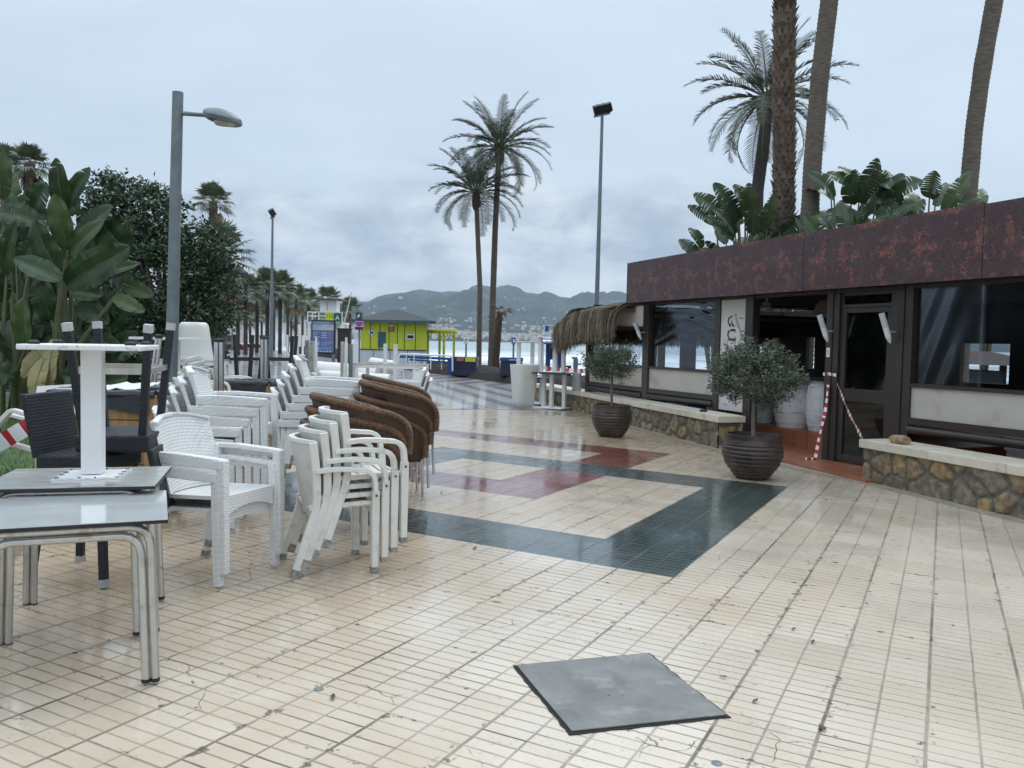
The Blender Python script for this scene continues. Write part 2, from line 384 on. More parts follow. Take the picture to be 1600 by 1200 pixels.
M['navy'] = mat('navy_plastic', (.012, .018, .05, 1), .4, var=.2, vs=2)
M['yellow'] = mat('yellow_paint', (.55, .48, .05, 1), .5, var=.15)
M['pink'] = mat('pink_sign', (.60, .33, .46, 1), .5, var=.05)
M['purple'] = mat('purple_sign', (.10, .035, .19, 1), .5, var=.05)
M['signgreen'] = mat('green_sign', (.01, .10, .05, 1), .5, var=.05)
M['red'] = mat('red_tape', (.42, .022, .03, 1), .4, var=.12, vs=4)
M['tape_white'] = mat('white_tape', (.76, .75, .75, 1), .4, var=.04)
M['rust'] = mat('rusty_brown', (.042, .026, .022, 1), .75, var=.3, vs=3)
M['rock'] = mat('ochre_rock', (.30, .215, .12, 1), .85, var=.5, vs=14, bump=.8, bs=25)
M['roll'] = mat('white_plastic_roll', (.68, .67, .63, 1), .4, var=.06, vs=2, dirt=(.45, .38, .26, 1), dscale=2, damt=.4)
M['house'] = mat('far_house_wall', (.62, .58, .52, 1), .8, var=.15, vs=.05)
M['house2'] = mat('far_house_wall_ochre', (.42, .33, .25, 1), .8, var=.15, vs=.05)

def glass(name, tint, alpha_mix=.3):
    m, k, b = newmat(name)
    tr = k.n('ShaderNodeBsdfTransparent'); tr.inputs[0].default_value = tint
    gl = k.n('ShaderNodeBsdfGlossy'); gl.inputs['Roughness'].default_value = .03; gl.inputs[0].default_value = (.9, .95, 1, 1)
    fr = k.n('ShaderNodeFresnel'); fr.inputs[0].default_value = 1.5
    tc = k.n('ShaderNodeTexCoord')
    nb = k.bump(k.noise(tc.outputs['Object'], 1.2, 2, .5, .5), .03, .02); k.l(nb, gl.inputs['Normal'])
    mx = k.n('ShaderNodeMixShader'); k.l(k.math('ADD', k.math('MULTIPLY', fr.outputs[0], 1.), alpha_mix*.1), mx.inputs[0])
    k.l(tr.outputs[0], mx.inputs[1]); k.l(gl.outputs[0], mx.inputs[2])
    out = [n for n in k.t.nodes if n.type == 'OUTPUT_MATERIAL'][0]; k.l(mx.outputs[0], out.inputs[0])
    return m
M['glass'] = glass('window_glass', (.50, .54, .56, 1))
def film():
    m, k, b = newmat('clear_plastic_film')
    tr = k.n('ShaderNodeBsdfTransparent'); tr.inputs[0].default_value = (.62, .66, .71, 1)
    gl = k.n('ShaderNodeBsdfGlossy'); gl.inputs['Roughness'].default_value = .16; gl.inputs[0].default_value = (.75, .82, .9, 1)
    fr = k.n('ShaderNodeFresnel'); fr.inputs[0].default_value = 1.48
    mx = k.n('ShaderNodeMixShader'); k.l(k.math('MULTIPLY', fr.outputs[0], .13), mx.inputs[0])
    k.l(tr.outputs[0], mx.inputs[1]); k.l(gl.outputs[0], mx.inputs[2])
    out = [n for n in k.t.nodes if n.type == 'OUTPUT_MATERIAL'][0]; k.l(mx.outputs[0], out.inputs[0])
    return m
M['film'] = film()

# ------------------------------------------------------------------ world: overcast sky with cloud banks
def world():
    w = bpy.data.worlds.new('World'); sc.world = w; w.use_nodes = True
    k = NT(w.node_tree); bg = w.node_tree.nodes['Background']
    sky = k.n('ShaderNodeTexSky', sky_type='NISHITA'); sky.sun_disc = False
    sky.sun_elevation = R(52); sky.sun_rotation = R(35); sky.air_density = 1.5; sky.dust_density = 2
    k.l(sky.outputs[0], bg.inputs[0]); bg.inputs[1].default_value = .06
    tc = k.n('ShaderNodeTexCoord'); sp = k.n('ShaderNodeSeparateXYZ'); k.l(tc.outputs['Generated'], sp.inputs[0])
    z = k.math('MAXIMUM', sp.outputs[2], 0.)
    # clouds lie on a flat layer overhead, so they crowd together towards the horizon
    den = k.math('ADD', z, .10)
    cb = k.n('ShaderNodeCombineXYZ'); k.l(k.math('DIVIDE', sp.outputs[0], den), cb.inputs[0]); k.l(k.math('DIVIDE', sp.outputs[1], den), cb.inputs[1])
    cb.inputs[2].default_value = 3.7
    n1 = k.noise(cb.outputs[0], .9, 7, .58, .5); n2 = k.noise(cb.outputs[0], 2.6, 6, .6, .6)
    cl = k.math('ADD', k.math('MULTIPLY', n1, .7), k.math('MULTIPLY', n2, .3))
    # the heavier bank near the horizon: cloud heaps by compass direction and height
    az = k.math('ARCTAN2', sp.outputs[0], sp.outputs[1]); cb2 = k.n('ShaderNodeCombineXYZ')
    k.l(k.math('MULTIPLY', az, 7.5), cb2.inputs[0]); k.l(k.math('MULTIPLY', z, 16.), cb2.inputs[1]); cb2.inputs[2].default_value = 1.3
    m1 = k.noise(cb2.outputs[0], 1.05, 9, .57, .25)
    edge = k.math('ADD', .155, k.math('MULTIPLY', k.math('SUBTRACT', k.noise(cb2.outputs[0], .55, 5, .6), .5), .22))
    low = k.math('SUBTRACT', 1., k.step(k.math('SUBTRACT', z, edge), -.035, .03))
    base = k.ramp(z, [(.0, S(203, 214, 224)), (.15, S(198, 215, 230)), (.36, S(209, 226, 241)), (1., S(228, 234, 240))])
    hi = k.ramp(cl, [(.36, S(194, 209, 225)), (.5, S(203, 219, 234)), (.62, S(210, 225, 239))])
    lo = k.ramp(m1, [(.34, S(158, 172, 189)), (.45, S(178, 192, 207)), (.54, S(202, 214, 225)), (.63, S(221, 230, 237))])
    lift = k.math('SUBTRACT', 1., k.step(z, .03, .085))
    lo = k.mix(k.math('MULTIPLY', lift, .38), lo, S(214, 223, 231))
    c = k.mix(.62, base, hi); c = k.mix(k.math('MULTIPLY', low, .94), c, lo)
    b2 = k.n('ShaderNodeBackground'); k.l(c, b2.inputs[0])
    # an overcast dome: about three times brighter overhead than at the horizon
    k.l(k.math('ADD', 1.03, k.math('MULTIPLY', k.step(z, .34, .95), 1.55)), b2.inputs[1])
    mx = k.n('ShaderNodeMixShader'); mx.inputs[0].default_value = .93
    k.l(bg.outputs[0], mx.inputs[1]); k.l(b2.outputs[0], mx.inputs[2])
    k.l(mx.outputs[0], w.node_tree.nodes['World Output'].inputs[0])
world()
sun = bpy.data.lights.new('sun', 'SUN'); sun.energy = .9; sun.angle = R(25); sun.color = (1, .96, .9)
so = bpy.data.objects.new('sun', sun); C.objects.link(so); so.rotation_euler = (R(38), 0, R(-35+180)); so['kind'] = 'helper'
sc.view_settings.view_transform = 'Standard'; sc.view_settings.look = 'None'; sc.view_settings.exposure = .15; sc.view_settings.gamma = 1

# ------------------------------------------------------------------ the setting
def plaza():
    b = MB(); uvs = []
    k0, k1, j0, j1 = -20, 130, -60, 50
    def cell(i, j):       # i: strip row along u, j: strip column along v (negative = left)
        c = 0
        rect = lambda a0, a1, b0, b1: a0 <= i < a1 and b0 <= j < b1
        def ring(a0, a1, b0, b1, w=4): return rect(a0, a1, b0, b1) and not rect(a0+w, a1-w, b0+w, b1-w)
        if ring(38, 62, -41, -18): c = 2
        if ring(28, 52, -32, -8):
            if not (c == 2 and j < -22): c = 1
        return c
    idx = {}
    def vid(i, j):
        if (i, j) not in idx:
            u = TU0+i*TW; v = -.003+j*TV; x, y = uvw(u, v); idx[(i, j)] = len(b.v); b.v.append((x, y, gz(x))); uvs.append((u, v+.003))
        return idx[(i, j)]
    for i in range(k0, k1):
        for j in range(j0, j1):
            x, y = uvw(TU0+(i+.5)*TW, (j+.5)*TV)
            if y > 20.6 or y < -1.2: continue
            b.f.append((vid(i, j), vid(i, j+1), vid(i+1, j+1), vid(i+1, j))[::-1]); b.m.append(cell(i, j))
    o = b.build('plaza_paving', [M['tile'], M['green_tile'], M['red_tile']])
    uvl = o.data.uv_layers.new(name='tile')
    for l in o.data.loops: uvl.data[l.index].uv = uvs[l.vertex_index]
    struct(o)
plaza()

def promenade_mat():
    m, k, b = newmat('wave_mosaic')
    ge = k.n('ShaderNodeNewGeometry'); sp = k.n('ShaderNodeSeparateXYZ'); k.l(ge.outputs['Position'], sp.inputs[0])
    x, y = sp.outputs[0], sp.outputs[1]
    n = k.noise(ge.outputs['Position'], .5, 4, .6)
    # zigzag waves
    zz = k.math('PINGPONG', k.math('SUBTRACT', y, 19.), 9.5)
    w = k.math('ADD', k.math('ADD', k.math('MULTIPLY', x, .955), k.math('MULTIPLY', zz, .30)), k.math('MULTIPLY', n, .16))
    f = k.math('FRACT', k.math('DIVIDE', w, .92))
    s = k.math('MULTIPLY', k.step(f, .08, .2), k.math('SUBTRACT', 1., k.step(f, .5, .62)))
    bl = k.step(k.noise(ge.outputs['Position'], .16, 3, .5), .55, .7)
    c = k.mix(s, (.36, .325, .31, 1), k.mix(bl, (.125, .12, .145, 1), (.17, .14, .14, 1)))
    g = k.math('FRACT', k.math('DIVIDE', y, .2)); gl = k.math('SUBTRACT', 1., k.step(g, .0, .09))
    g2 = k.math('FRACT', k.math('DIVIDE', x, .4)); gl = k.math('MAXIMUM', gl, k.math('SUBTRACT', 1., k.step(g2, .0, .04)))
    c = k.mix(k.math('MULTIPLY', gl, .5), c, (.10, .085, .08, 1))
    c = k.mix(k.math('MULTIPLY', k.step(k.noise(ge.outputs['Position'], .9, 6, .7), .5, .7), .3), c, (.16, .14, .13, 1))
    k.l(c, b.inputs['Base Color'])
    k.l(k.math('ADD', .16, k.math('MULTIPLY', n, .3)), b.inputs['Roughness'])
    k.l(k.bump(k.math('SUBTRACT', k.math('MULTIPLY', k.noise(ge.outputs['Position'], 3, 3, .5), .6), gl), .3, .004), b.inputs['Normal'])
    b.inputs['Coat Weight'].default_value = .5; b.inputs['Coat Roughness'].default_value = .07; b.inputs['Coat IOR'].default_value = 1.33
    return m
pa, pb = Vector((-1.7, 17.9)), Vector((.04, 19.05))
def proY(x): return pa.y+(x-pa.x)*.55 if x > -8 else pa.y-6.3*.55
def berm_edge(x):      # line where the pavement meets the dark sand
    if x < -3.7: return 36.5+(-3.7-x)*2.2
    if x < 0: return 30.2+(0-x)*1.7
    return 30.2-x*1.6
def promenade():
    b = MB()
    def fn(u, v):
        x = -40+u*43; y0 = proY(x); y1 = max(berm_edge(x)+1.5, y0+.5); y1 = min(y1, 120)
        y = y0+(y1-y0)*v
        return (x, y, gz(x)+.005)
    b.grid(fn, 60, 60); struct(b.build('promenade', promenade_mat(), smooth=True))
promenade()
def beach():
    b = MB()
    def fn(u, v):
        x = -16+u*66; y0 = berm_edge(min(x, 2.6))-.3 if x < 9 else berm_edge(2.6)-.3
        y = y0+(v**1.6)*(66-y0)
        d = y-y0; g = gz(min(x, 2.6))
        rise = .50*min(1, d/.8)*exp(-max(0, d-3.5)/7)*(.80+.7*noise.noise((x*.6, y*.35, 1)))+.16*min(1, d)*noise.noise((x*1.9, y*1.9, 9))
        z = g-.06+rise-max(0, d-6)*.036+.05*noise.noise((x*1.4, y*1.4, 0))+.025*noise.noise((x*5, y*5, 4))
        return (x, y, z)
    b.grid(fn, 190, 80); struct(b.build('beach', M['sand'], smooth=True, ang=0))
beach()
def land():
    b = MB()
    pts = [(-900, -60), (60, -60), (60, 40), (6, 46), (-16, 60), (-40, 130), (-120, 420), (-420, 1400), (-900, 2500)]
    b.add([(x, y, -.62) for x, y in pts], [tuple(range(len(pts)))])
    struct(b.build('ground', mat('far_ground', (.16, .145, .125, 1), .85, var=.4, vs=.2)))
land()
def sea():
    m, k, b = newmat('sea_water')
    ge = k.n('ShaderNodeNewGeometry'); sp = k.n('ShaderNodeSeparateXYZ'); k.l(ge.outputs['Position'], sp.inputs[0])
    mp = k.n('ShaderNodeMapping'); mp.inputs['Scale'].default_value = (.35, 1, 1); k.l(ge.outputs['Position'], mp.inputs[0])
    n1 = k.noise(mp.outputs[0], .05, 6, .62, .6); n2 = k.noise(mp.outputs[0], .25, 6, .65, .8)
    y = sp.outputs[1]
    surf = k.math('SUBTRACT', 1., k.step(y, 110., 330.))     # breakers near the shore
    far = k.math('MULTIPLY', k.step(k.math('ADD', k.math('MULTIPLY', n1, .5), k.math('MULTIPLY', n2, .5)), .57, .63), .35)
    foam = k.math('MAXIMUM', k.math('MULTIPLY', surf, k.step(k.math('ADD', k.math('MULTIPLY', n1, .62), k.math('MULTIPLY', n2, .38)), .40, .54)), far)
    k.l(k.mix(foam, k.mix(n1, (.22, .31, .32, 1), (.40, .48, .48, 1)), (.74, .77, .78, 1)), b.inputs['Base Color'])
    k.l(k.math('ADD', .22, k.math('MULTIPLY', foam, .5)), b.inputs['Roughness'])
    k.l(k.bump(k.math('ADD', n2, k.math('MULTIPLY', k.noise(mp.outputs[0], .9, 5, .6), .3)), .5, 2.2), b.inputs['Normal'])
    q = MB()
    def fn(u, v):
        y = 52+(3200-52)*v**3; x = -1500+u*4500 if y > 400 else -70+u*(300)+ (-1430*u*0)
        return (x, y, 0)
    xs = [-1600, -400, -120, -60, -20, 0, 20, 60, 200, 600, 1500, 3000]; ys = [50+i*2.2 for i in range(60)]+[190, 240, 320, 450, 700, 1200, 2000, 3200]
    vs = []; fs = []
    XS = sorted(set(xs+[-40+i*2.5 for i in range(60)])); n = len(XS)
    for yy in ys:
        for x in XS:
            h = 0
            if yy < 190:
                a = sin(yy*.26+.6*sin(x*.06)+1.5*noise.noise((x*.03, yy*.02, 0)))
                h = .55*max(0, a)**3*(.4+.6*noise.noise((x*.05, yy*.05, 3))+.3)
            vs.append((x, yy, -1.55+h))
    for j in range(len(ys)-1):
        for i in range(n-1):
            a = j*n+i; fs.append((a, a+1, a+n+1, a+n))
    q.add(vs, fs); struct(q.build('sea', m, smooth=True, ang=0))
sea()

RIDGE = [(-400, 452), (150, 462), (330, 470), (420, 478), (480, 486), (540, 489), (575, 480), (600, 471), (650, 465), (700, 461), (760, 463), (790, 469), (830, 474), (870, 476), (920, 478), (1000, 474), (1100, 462), (1300, 452), (1700, 450), (2100, 462)]
def ridge_py(px):
    for (a, ya), (c, yc) in zip(RIDGE, RIDGE[1:]):
        if a <= px <= c:
            t = (px-a)/(c-a); return ya+(yc-ya)*t
    return RIDGE[0][1] if px < RIDGE[0][0] else RIDGE[-1][1]
def hill_height(x, y):
    """real ground height of the coast across the bay at x, y"""
    px = 800+F*x/y
    top = AT(px, ridge_py(px), 5200.)[2]+30
    t = max(0, min(1, (y-2560)/2640)); q = t*t*(3-2*t)
    prof = .42*max(0, t)**.6*(1-t)**1.5+.10*t+.9*q**1.15
    s = 1+.25*noise.fractal((x*.0016, y*.0016, 2), 1, 2, 5)*(1-t*.7)
    gul = 62*noise.fractal((x*.0042, y*.0026, 7), .9, 2.1, 5)*min(1, t*3)*(1-max(0, t-.82)*5.5)
    return max(0, top*prof*s+gul)-1.6 if y > 2560 else -3
def hills():
    b = MB()
    def fn(u, v):
        y = 2480+2800*v; x = (-.62+1.5*u)*y*.8
        return (x, y, hill_height(x, y))
    b.grid(fn, 260, 70)
    m, k, bs = newmat('hill_slopes')
    ge = k.n('ShaderNodeNewGeometry'); n = k.noise(ge.outputs['Position'], .006, 7, .65); n2 = k.noise(ge.outputs['Position'], .02, 5, .65)
    c = k.ramp(n, [(.35, (.014, .022, .018)), (.55, (.028, .039, .028)), (.7, (.055, .060, .042))])
    c = k.mix(k.step(n2, .62, .68), c, (.13, .12, .09, 1))
    k.l(c, bs.inputs['Base Color']); bs.inputs['Roughness'].default_value = .95
    struct(b.build('hills', m, smooth=True, ang=0))
hills()
def town():
    r = random.Random(5); protos = []
    for q in range(5):
        b = MB(); w, d, h = r.uniform(9, 22), r.uniform(8, 13), r.uniform(6, 13)
        b.box(-w/2, w/2, -d/2, d/2, -8, h)
        for k in range(int(w//4)):
            for f in range(int(h//3)):
                x = -w/2+2+k*4; b.box(x-.7, x+.7, -d/2-.15, -d/2+.2, f*3+1, f*3+2.3, mi=1)
        if q % 2: b.prism([(-w/2-.4, -d/2-.4), (w/2+.4, -d/2-.4), (w/2+.4, d/2+.4), (-w/2-.4, d/2+.4)], h+.02, h+.6, mi=2)
        else: b.box(-w/4, w/8, -d/4, d/4, h, h+2.6)
        protos.append(b.build('far_house', [M['house'] if q != 3 else M['house2'], M['slate'], M['house2']]))
    n = 0; used = set(); tries = 0
    while n < 290 and tries < 9000:
        tries += 1
        px = r.uniform(540, 940) if r.random() < .8 else r.uniform(360, 560)
        y = 2590+abs(r.gauss(0, 1))*170 if r.random() < .95 else r.uniform(2700, 3900)
        x = (px-800)/F*y
        if noise.noise((x*.004, y*.004, 11)) < -.12-(.1 if y < 2900 else 0): continue
        z = hill_height(x, y)
        if n < 5: o = protos[n]
        else: o = protos[n % 5].copy(); C.objects.link(o)
        o.location = (x, y, z); o.rotation_euler.z = r.uniform(-.7, .7)
        s = r.uniform(.42, .85)*(1 if y < 2850 else .55); o.scale = (s, s, s*r.uniform(.8, 1.3))
        if n >= 286: o.scale = (.9, .9, 1.1)
        tag(o, 'pale house of the far town on the slope across the bay', 'house', 'houses of the far town across the bay'); n += 1
town()
def town_rest():
    r = random.Random(15); b = MB(); n = 0; t = 0
    while n < 2400 and t < 40000:
        t += 1; px = r.uniform(300, 1000); y = 2585+abs(r.gauss(0, 1))*230 if r.random() < .94 else r.uniform(2600, 4500); x = (px-800)/F*y
        if noise.noise((x*.005, y*.005, 21)) < -.10-(.2 if y < 2750 else 0): continue
        z = hill_height(x, y); w, d, h = r.uniform(3, 9), r.uniform(3, 6), r.uniform(4, 9); b.box(x-w, x+w, y-d, y+d, z-5, z+h, mi=r.choice((0, 0, 1))); n += 1
    o = struct(b.build('far_town', [M['house'], M['house2']]), 'stuff'); o['label'] = 'dense mass of small pale houses of the town across the bay'
town_rest()
def haze():
    b = MB(); b.box(-5600, 5600, -60, 5450, -9, 520)
    m = bpy.data.materials.new('haze_air'); m.use_nodes = True; t = m.node_tree; t.nodes.clear()
    o = t.nodes.new('ShaderNodeOutputMaterial'); v = t.nodes.new('ShaderNodeVolumePrincipled')
    v.inputs['Color'].default_value = (.64, .80, 1., 1); v.inputs['Density'].default_value = HAZE_DENSITY; v.inputs['Anisotropy'].default_value = .2
    t.links.new(v.outputs[0], o.inputs['Volume'])
    ob = b.build('haze', m); struct(ob, 'stuff'); ob['label'] = 'thin sea haze in the damp air'
HAZE_DENSITY = .000085
if USE_HAZE: haze()
# ------------------------------------------------------------------ the bar pavilion
TH = R(21.5); FE = (-sin(TH), cos(TH)); FN = (-cos(TH), -sin(TH)); FP0 = (4.5, 12.1)
def FA(px, py, d=0):
    r = ray(px, py); t = ((FP0[0]*FN[0]+FP0[1]*FN[1])+d)/(r[0]*FN[0]+r[1]*FN[1])
    x, y = r[0]*t, r[1]*t
    return ((x-FP0[0])*FE[0]+(y-FP0[1])*FE[1], HC+r[2]*t)
def FW(s, d, z=0.): return Vector((FP0[0]+FE[0]*s+FN[0]*d, FP0[1]+FE[1]*s+FN[1]*d, z))
BARRZ = R(111.5)
bar = thing('beach_bar', 'dark brown beach bar with a rust patterned fascia and cream canvas blinds', 'bar', (FP0[0], FP0[1], 0), BARRZ)
def fascia_mat():
    m, k, b = newmat('maroon_print')
    tc = k.n('ShaderNodeTexCoord'); sp = k.n('ShaderNodeSeparateXYZ'); k.l(tc.outputs['Object'], sp.inputs[0])
    s = k.math('PINGPONG', k.math('ADD', sp.outputs[0], 40), .62); cb = k.n('ShaderNodeCombineXYZ')     # the print mirrors itself panel by panel
    k.l(s, cb.inputs[0]); k.l(sp.outputs[2], cb.inputs[1]); cb.inputs[2].default_value = 2.2
    n1 = k.math('ADD', k.math('MULTIPLY', k.noise(cb.outputs[0], 7.2, 4, .6, .3), .68), k.math('MULTIPLY', k.noise(tc.outputs['Object'], 8., 4, .6), .32)); n2 = k.noise(tc.outputs['Object'], 34, 5, .75, .6); n3 = k.noise(tc.outputs['Object'], 3, 4, .6)
    blot = k.math('MULTIPLY', k.step(n1, .50, .59), k.step(n2, .42, .60))
    c = k.mix(k.step(n2, .35, .7), (.022, .012, .015, 1), (.088, .036, .036, 1))
    c = k.mix(k.math('MULTIPLY', blot, .72), c, (.33, .105, .066, 1))
    c = k.mix(k.math('MULTIPLY', k.step(n3, .4, .7), .12), c, (.16, .12, .12, 1))
    k.l(c, b.inputs['Base Color']); b.inputs['Roughness'].default_value = .42
    return m
M['fascia'] = fascia_mat()
def terra_mat():
    m, k, b = newmat('terracotta_tiles')
    tc = k.n('ShaderNodeTexCoord'); w = k.n('ShaderNodeTexBrick'); w.offset = .5
    k.l(tc.outputs['Object'], w.inputs[0]); w.inputs['Scale'].default_value = 1; w.inputs['Brick Width'].default_value = .33; w.inputs['Row Height'].default_value = .33
    w.inputs['Mortar Size'].default_value = .007; w.inputs['Color1'].default_value = (.34, .125, .065, 1); w.inputs['Color2'].default_value = (.28, .10, .052, 1); w.inputs['Mortar'].default_value = (.06, .03, .02, 1)
    n = k.noise(tc.outputs['Object'], 2.5, 5, .6)
    k.l(k.mix(k.math('MULTIPLY', k.step(n, .4, .7), .4), w.outputs[0], (.12, .05, .03, 1)), b.inputs['Base Color'])
    k.l(k.math('ADD', .22, k.math('MULTIPLY', n, .3)), b.inputs['Roughness']); k.l(k.bump(k.math('SUBTRACT', 1., w.outputs['Fac']), .4, .004), b.inputs['Normal'])
    return m
M['terra'] = terra_mat()
FL = -.085                 # terrace floor level
def bar_floor():
    b = MB(); inv = Matrix.Rotation(-BARRZ, 3, 'Z')
    q = [inv @ (Vector((p[0]-FP0[0], p[1]-FP0[1], 0))) for p in (G(1225, 723), G(1352, 755))]
    pts = [(-9, 0.02), (q[1].x, 0.05), (q[1].x, q[1].y), (q[0].x, q[0].y), (2.2, .3), (2.2, .03), (8.2, 0.02), (8.2, -5.5), (-9, -5.5)]
    b.prism(pts[::-1], -.4, FL)
    o = b.build('terrace_floor', M['terra'], loc=(FP0[0], FP0[1], 0), rz=BARRZ); struct(o)
    b = MB(); b.box(-1.0, 3.2, -4.5, -.62, FL+.001, .17)
    o = b.build('bar_step', M['terra'], loc=(FP0[0], FP0[1], 0), rz=BARRZ); struct(o)
bar_floor()
# fascia with its seams
sE = 5.3; s1 = FA(1255, 420, .35)[0]; s2 = FA(1535, 400, .35)[0]
b = MB()
for a, c in ((-9, s2-.004), (s2+.004, s1-.004), (s1+.004, sE)):
    za = 3.1+(5.3-a)*.004; zc = 3.1+(5.3-c)*.004-.02
    b.add([(a, .31, 2.3), (c, .31, 2.3), (c, .35, 2.3), (a, .35, 2.3), (a, .31, za), (c, .31, zc), (c, .35, zc), (a, .35, za)], [(0,1,2,3)[::-1], (4,5,6,7), (0,1,5,4), (2,3,7,6), (1,2,6,5), (3,0,4,7)])
b.box(sE+.002, sE+.04, -5.5, .352, 2.3, 3.08)
b.build('fascia', M['fascia'], bar)
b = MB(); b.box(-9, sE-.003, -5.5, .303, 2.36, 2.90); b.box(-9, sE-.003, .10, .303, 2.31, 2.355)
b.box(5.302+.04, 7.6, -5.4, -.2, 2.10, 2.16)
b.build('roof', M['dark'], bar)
def post(s0, s1_, z0, name='post', d0=-.10, d1=.045, z1=2.31):
    b = MB(); b.box(s0, s1_, d0, d1, z0, z1); return b.build(name, M['brown'], bar, bevel=.006)
post(7.58, 7.70, .38); post(4.98, 5.20, .35); post(2.64, 2.79, .30); post(1.75, 1.95, FL)
post(-.035, .085, FL); post(-.145, -.04, FL, d1=.03)
post(-1.19, -1.085, FL, d1=.03); post(-1.30, -1.195, FL, d1=.05); post(-1.43, -1.305, FL, d1=.035)
post(-5.2, -4.95, FL)
b = MB(); b.box(-9, 7.7, -.09, .03, 2.265, 2.308); b.build('header_beam', M['brown'], bar)
def bay(a, c, film='film', wav=0, top=2.262):
    """a glazed bay between posts: sill, canvas, bottom rail, roller, clear film"""
    q = MB(); q.box(a, c, -.05, .03, 1.03, 1.075); q.build('sill', M['brown'], bar)
    q = MB(); q.box(a, c, -.05, .035, .56, .645); q.build('bottom_rail', M['brown'], bar)
    q = MB(); q.tube([(a, .02, .49), (c, .02, .49)], .055, 14); q.build('blind_roller', M['brown'], bar, smooth=True)
    q = MB(); q.slab(lambda u, v: (a+(c-a)*u, .0+.006*sin(u*9+v*3)*noise.noise((u*4, v*2, a)), .645+.385*v), 30, 10, lambda u, v, p: p+Vector((0, -.006, 0)))
    q.build('canvas_blind', M['canvas'], bar, smooth=True)
    q = MB()
    def fn(u, v):
        s = a+(c-a)*u; z = 1.075+(top-1.075)*v; d = -.035
        if wav:
            # swags gathered at the two upper corners
            e = min(1, max(0, (v-.25)/.6)); cx = u-.52; sag = v+.9*cx*cx
            d += .010*e*sin(sag*44+2*noise.noise((u*3, v*3, 8)))*(1-abs(cx)*.7)*(.4+noise.noise((u*4, v*4, 3))**2*3)+.006*e*sin((u*6+v*14)*2.2)*min(1, abs(cx)*3)
            d += .004*noise.noise((u*5, v*3, 2))
        else:
            ed = exp(-((u-.9)/.10)**2)
            d += .0025*ed*sin(v*9+u*60)*(1-v*.4)+.003*noise.noise((u*9, v*3, 6))+.004*exp(-((u-.72)/.012)**2)
        return (s, d, z)
    q.grid(fn, 90, 90); q.build('clear_film', M['film'], bar, smooth=True, ang=0)
bay(5.2, 7.58, top=1.83); bay(2.79, 4.98, wav=1); bay(-4.95, -1.43); bay(-9, -5.2)
q = MB(); q.box(5.2, 7.58, -.06, .03, 1.79, 1.85); q.build('upper_rail', M['brown'], bar)
q = MB(); q.box(5.2, 7.58, -.03, .0, 1.85, 2.264); q.build('upper_canvas', M['canvas_pale'], bar)
# vertical canvas banner with lettering that runs upwards
ban = MB(); ban.box(1.955, 2.636, .0, .02, .42, 2.264); ban = ban.build('banner', M['canvas_pale'], bar, bevel=.004)
def strokes(name, items, org, dx, dy, size, parent):
    b = MB()
    for pts, ws in items:
        L = []
        for i, p in enumerate(pts):
            a = Vector(pts[max(0, i-1)]); c = Vector(pts[min(len(pts)-1, i+1)]); d = (c-a).normalized(); n = Vector((-d.y, d.x))
            w = ws[i] if isinstance(ws, (list, tuple)) else ws
            L.append((Vector(p)+n*w/2, Vector(p)-n*w/2))
        f = lambda v, h: Vector(org)+Vector(dx)*v.x*size+Vector(dy)*v.y*size+Vector((0, h, 0))
        vs = [f(v, h) for h in (0, .004) for pr in L for v in pr]; n = len(L); fs = []
        for i in range(n-1):
            fs.append((2*i, 2*i+1, 2*i+3, 2*i+2)); o = 2*n; fs.append((o+2*i, o+2*i+2, o+2*i+3, o+2*i+1))
            fs.append((2*i, 2*i+2, o+2*i+2, o+2*i)); fs.append((2*i+1, o+2*i+1, o+2*i+3, 2*i+3))
        b.add(vs, fs)
    return b.build(name, M['ink'], parent)
def arc(cx, cy, rx, ry, a0, a1, n=12): return [(cx+rx*cos(R(a0+(a1-a0)*i/n)), cy+ry*sin(R(a0+(a1-a0)*i/n))) for i in range(n+1)]
th = lambda n, a, c: [a+(c-a)*sin(pi*i/n) for i in range(n+1)]
LN = [([(.12, 0), (.12, .72)], .13), ([(0, .02), (.28, .02)], .035), ([(0, .70), (.12, .70)], .035), (arc(.40, .42, .24, .30, 165, 0), th(12, .03, .12)), ([(.64, .44), (.64, 0)], .13), ([(.50, .02), (.80, .02)], .035)]
LA = [(arc(.32, .50, .22, .22, 160, 0), th(12, .05, .10)), ([(.54, .52), (.54, .12), (.60, .03), (.72, .05)], [.13, .13, .10, .03]), (arc(.30, .20, .24, .20, 70, 300, 14), th(14, .03, .13)), (arc(.09, .55, .05, .05, 0, 360, 8), .09)]
LC = [(arc(.35, .36, .30, .36, 45, 315, 14), th(14, .05, .10))]
LI = [([(.1, 0), (.1, .72)], .10), ([(0, .02), (.2, .02)], .04), ([(0, .70), (.2, .70)], .04)]
upx, upy = (0, 0, 1), (1, 0, 0)
sN, zN = FA(1151, 534); sA, zA = FA(1152, 513)
strokes('lettering', LN, (sN, .021, zN), upx, upy, .30, ban)
strokes('lettering', LA, (sN, .021, zN+.245), upx, upy, .30, ban)
sC, zC = FA(1161.5, 530)
strokes('lettering', LC, (sC, .021, zC), upx, upy, .115, ban); strokes('lettering', LI, (sC, .021, zC+.33), upx, upy, .115, ban)
strokes('lettering', LI, (sC, .021, zC-.16), upx, upy, .115, ban)
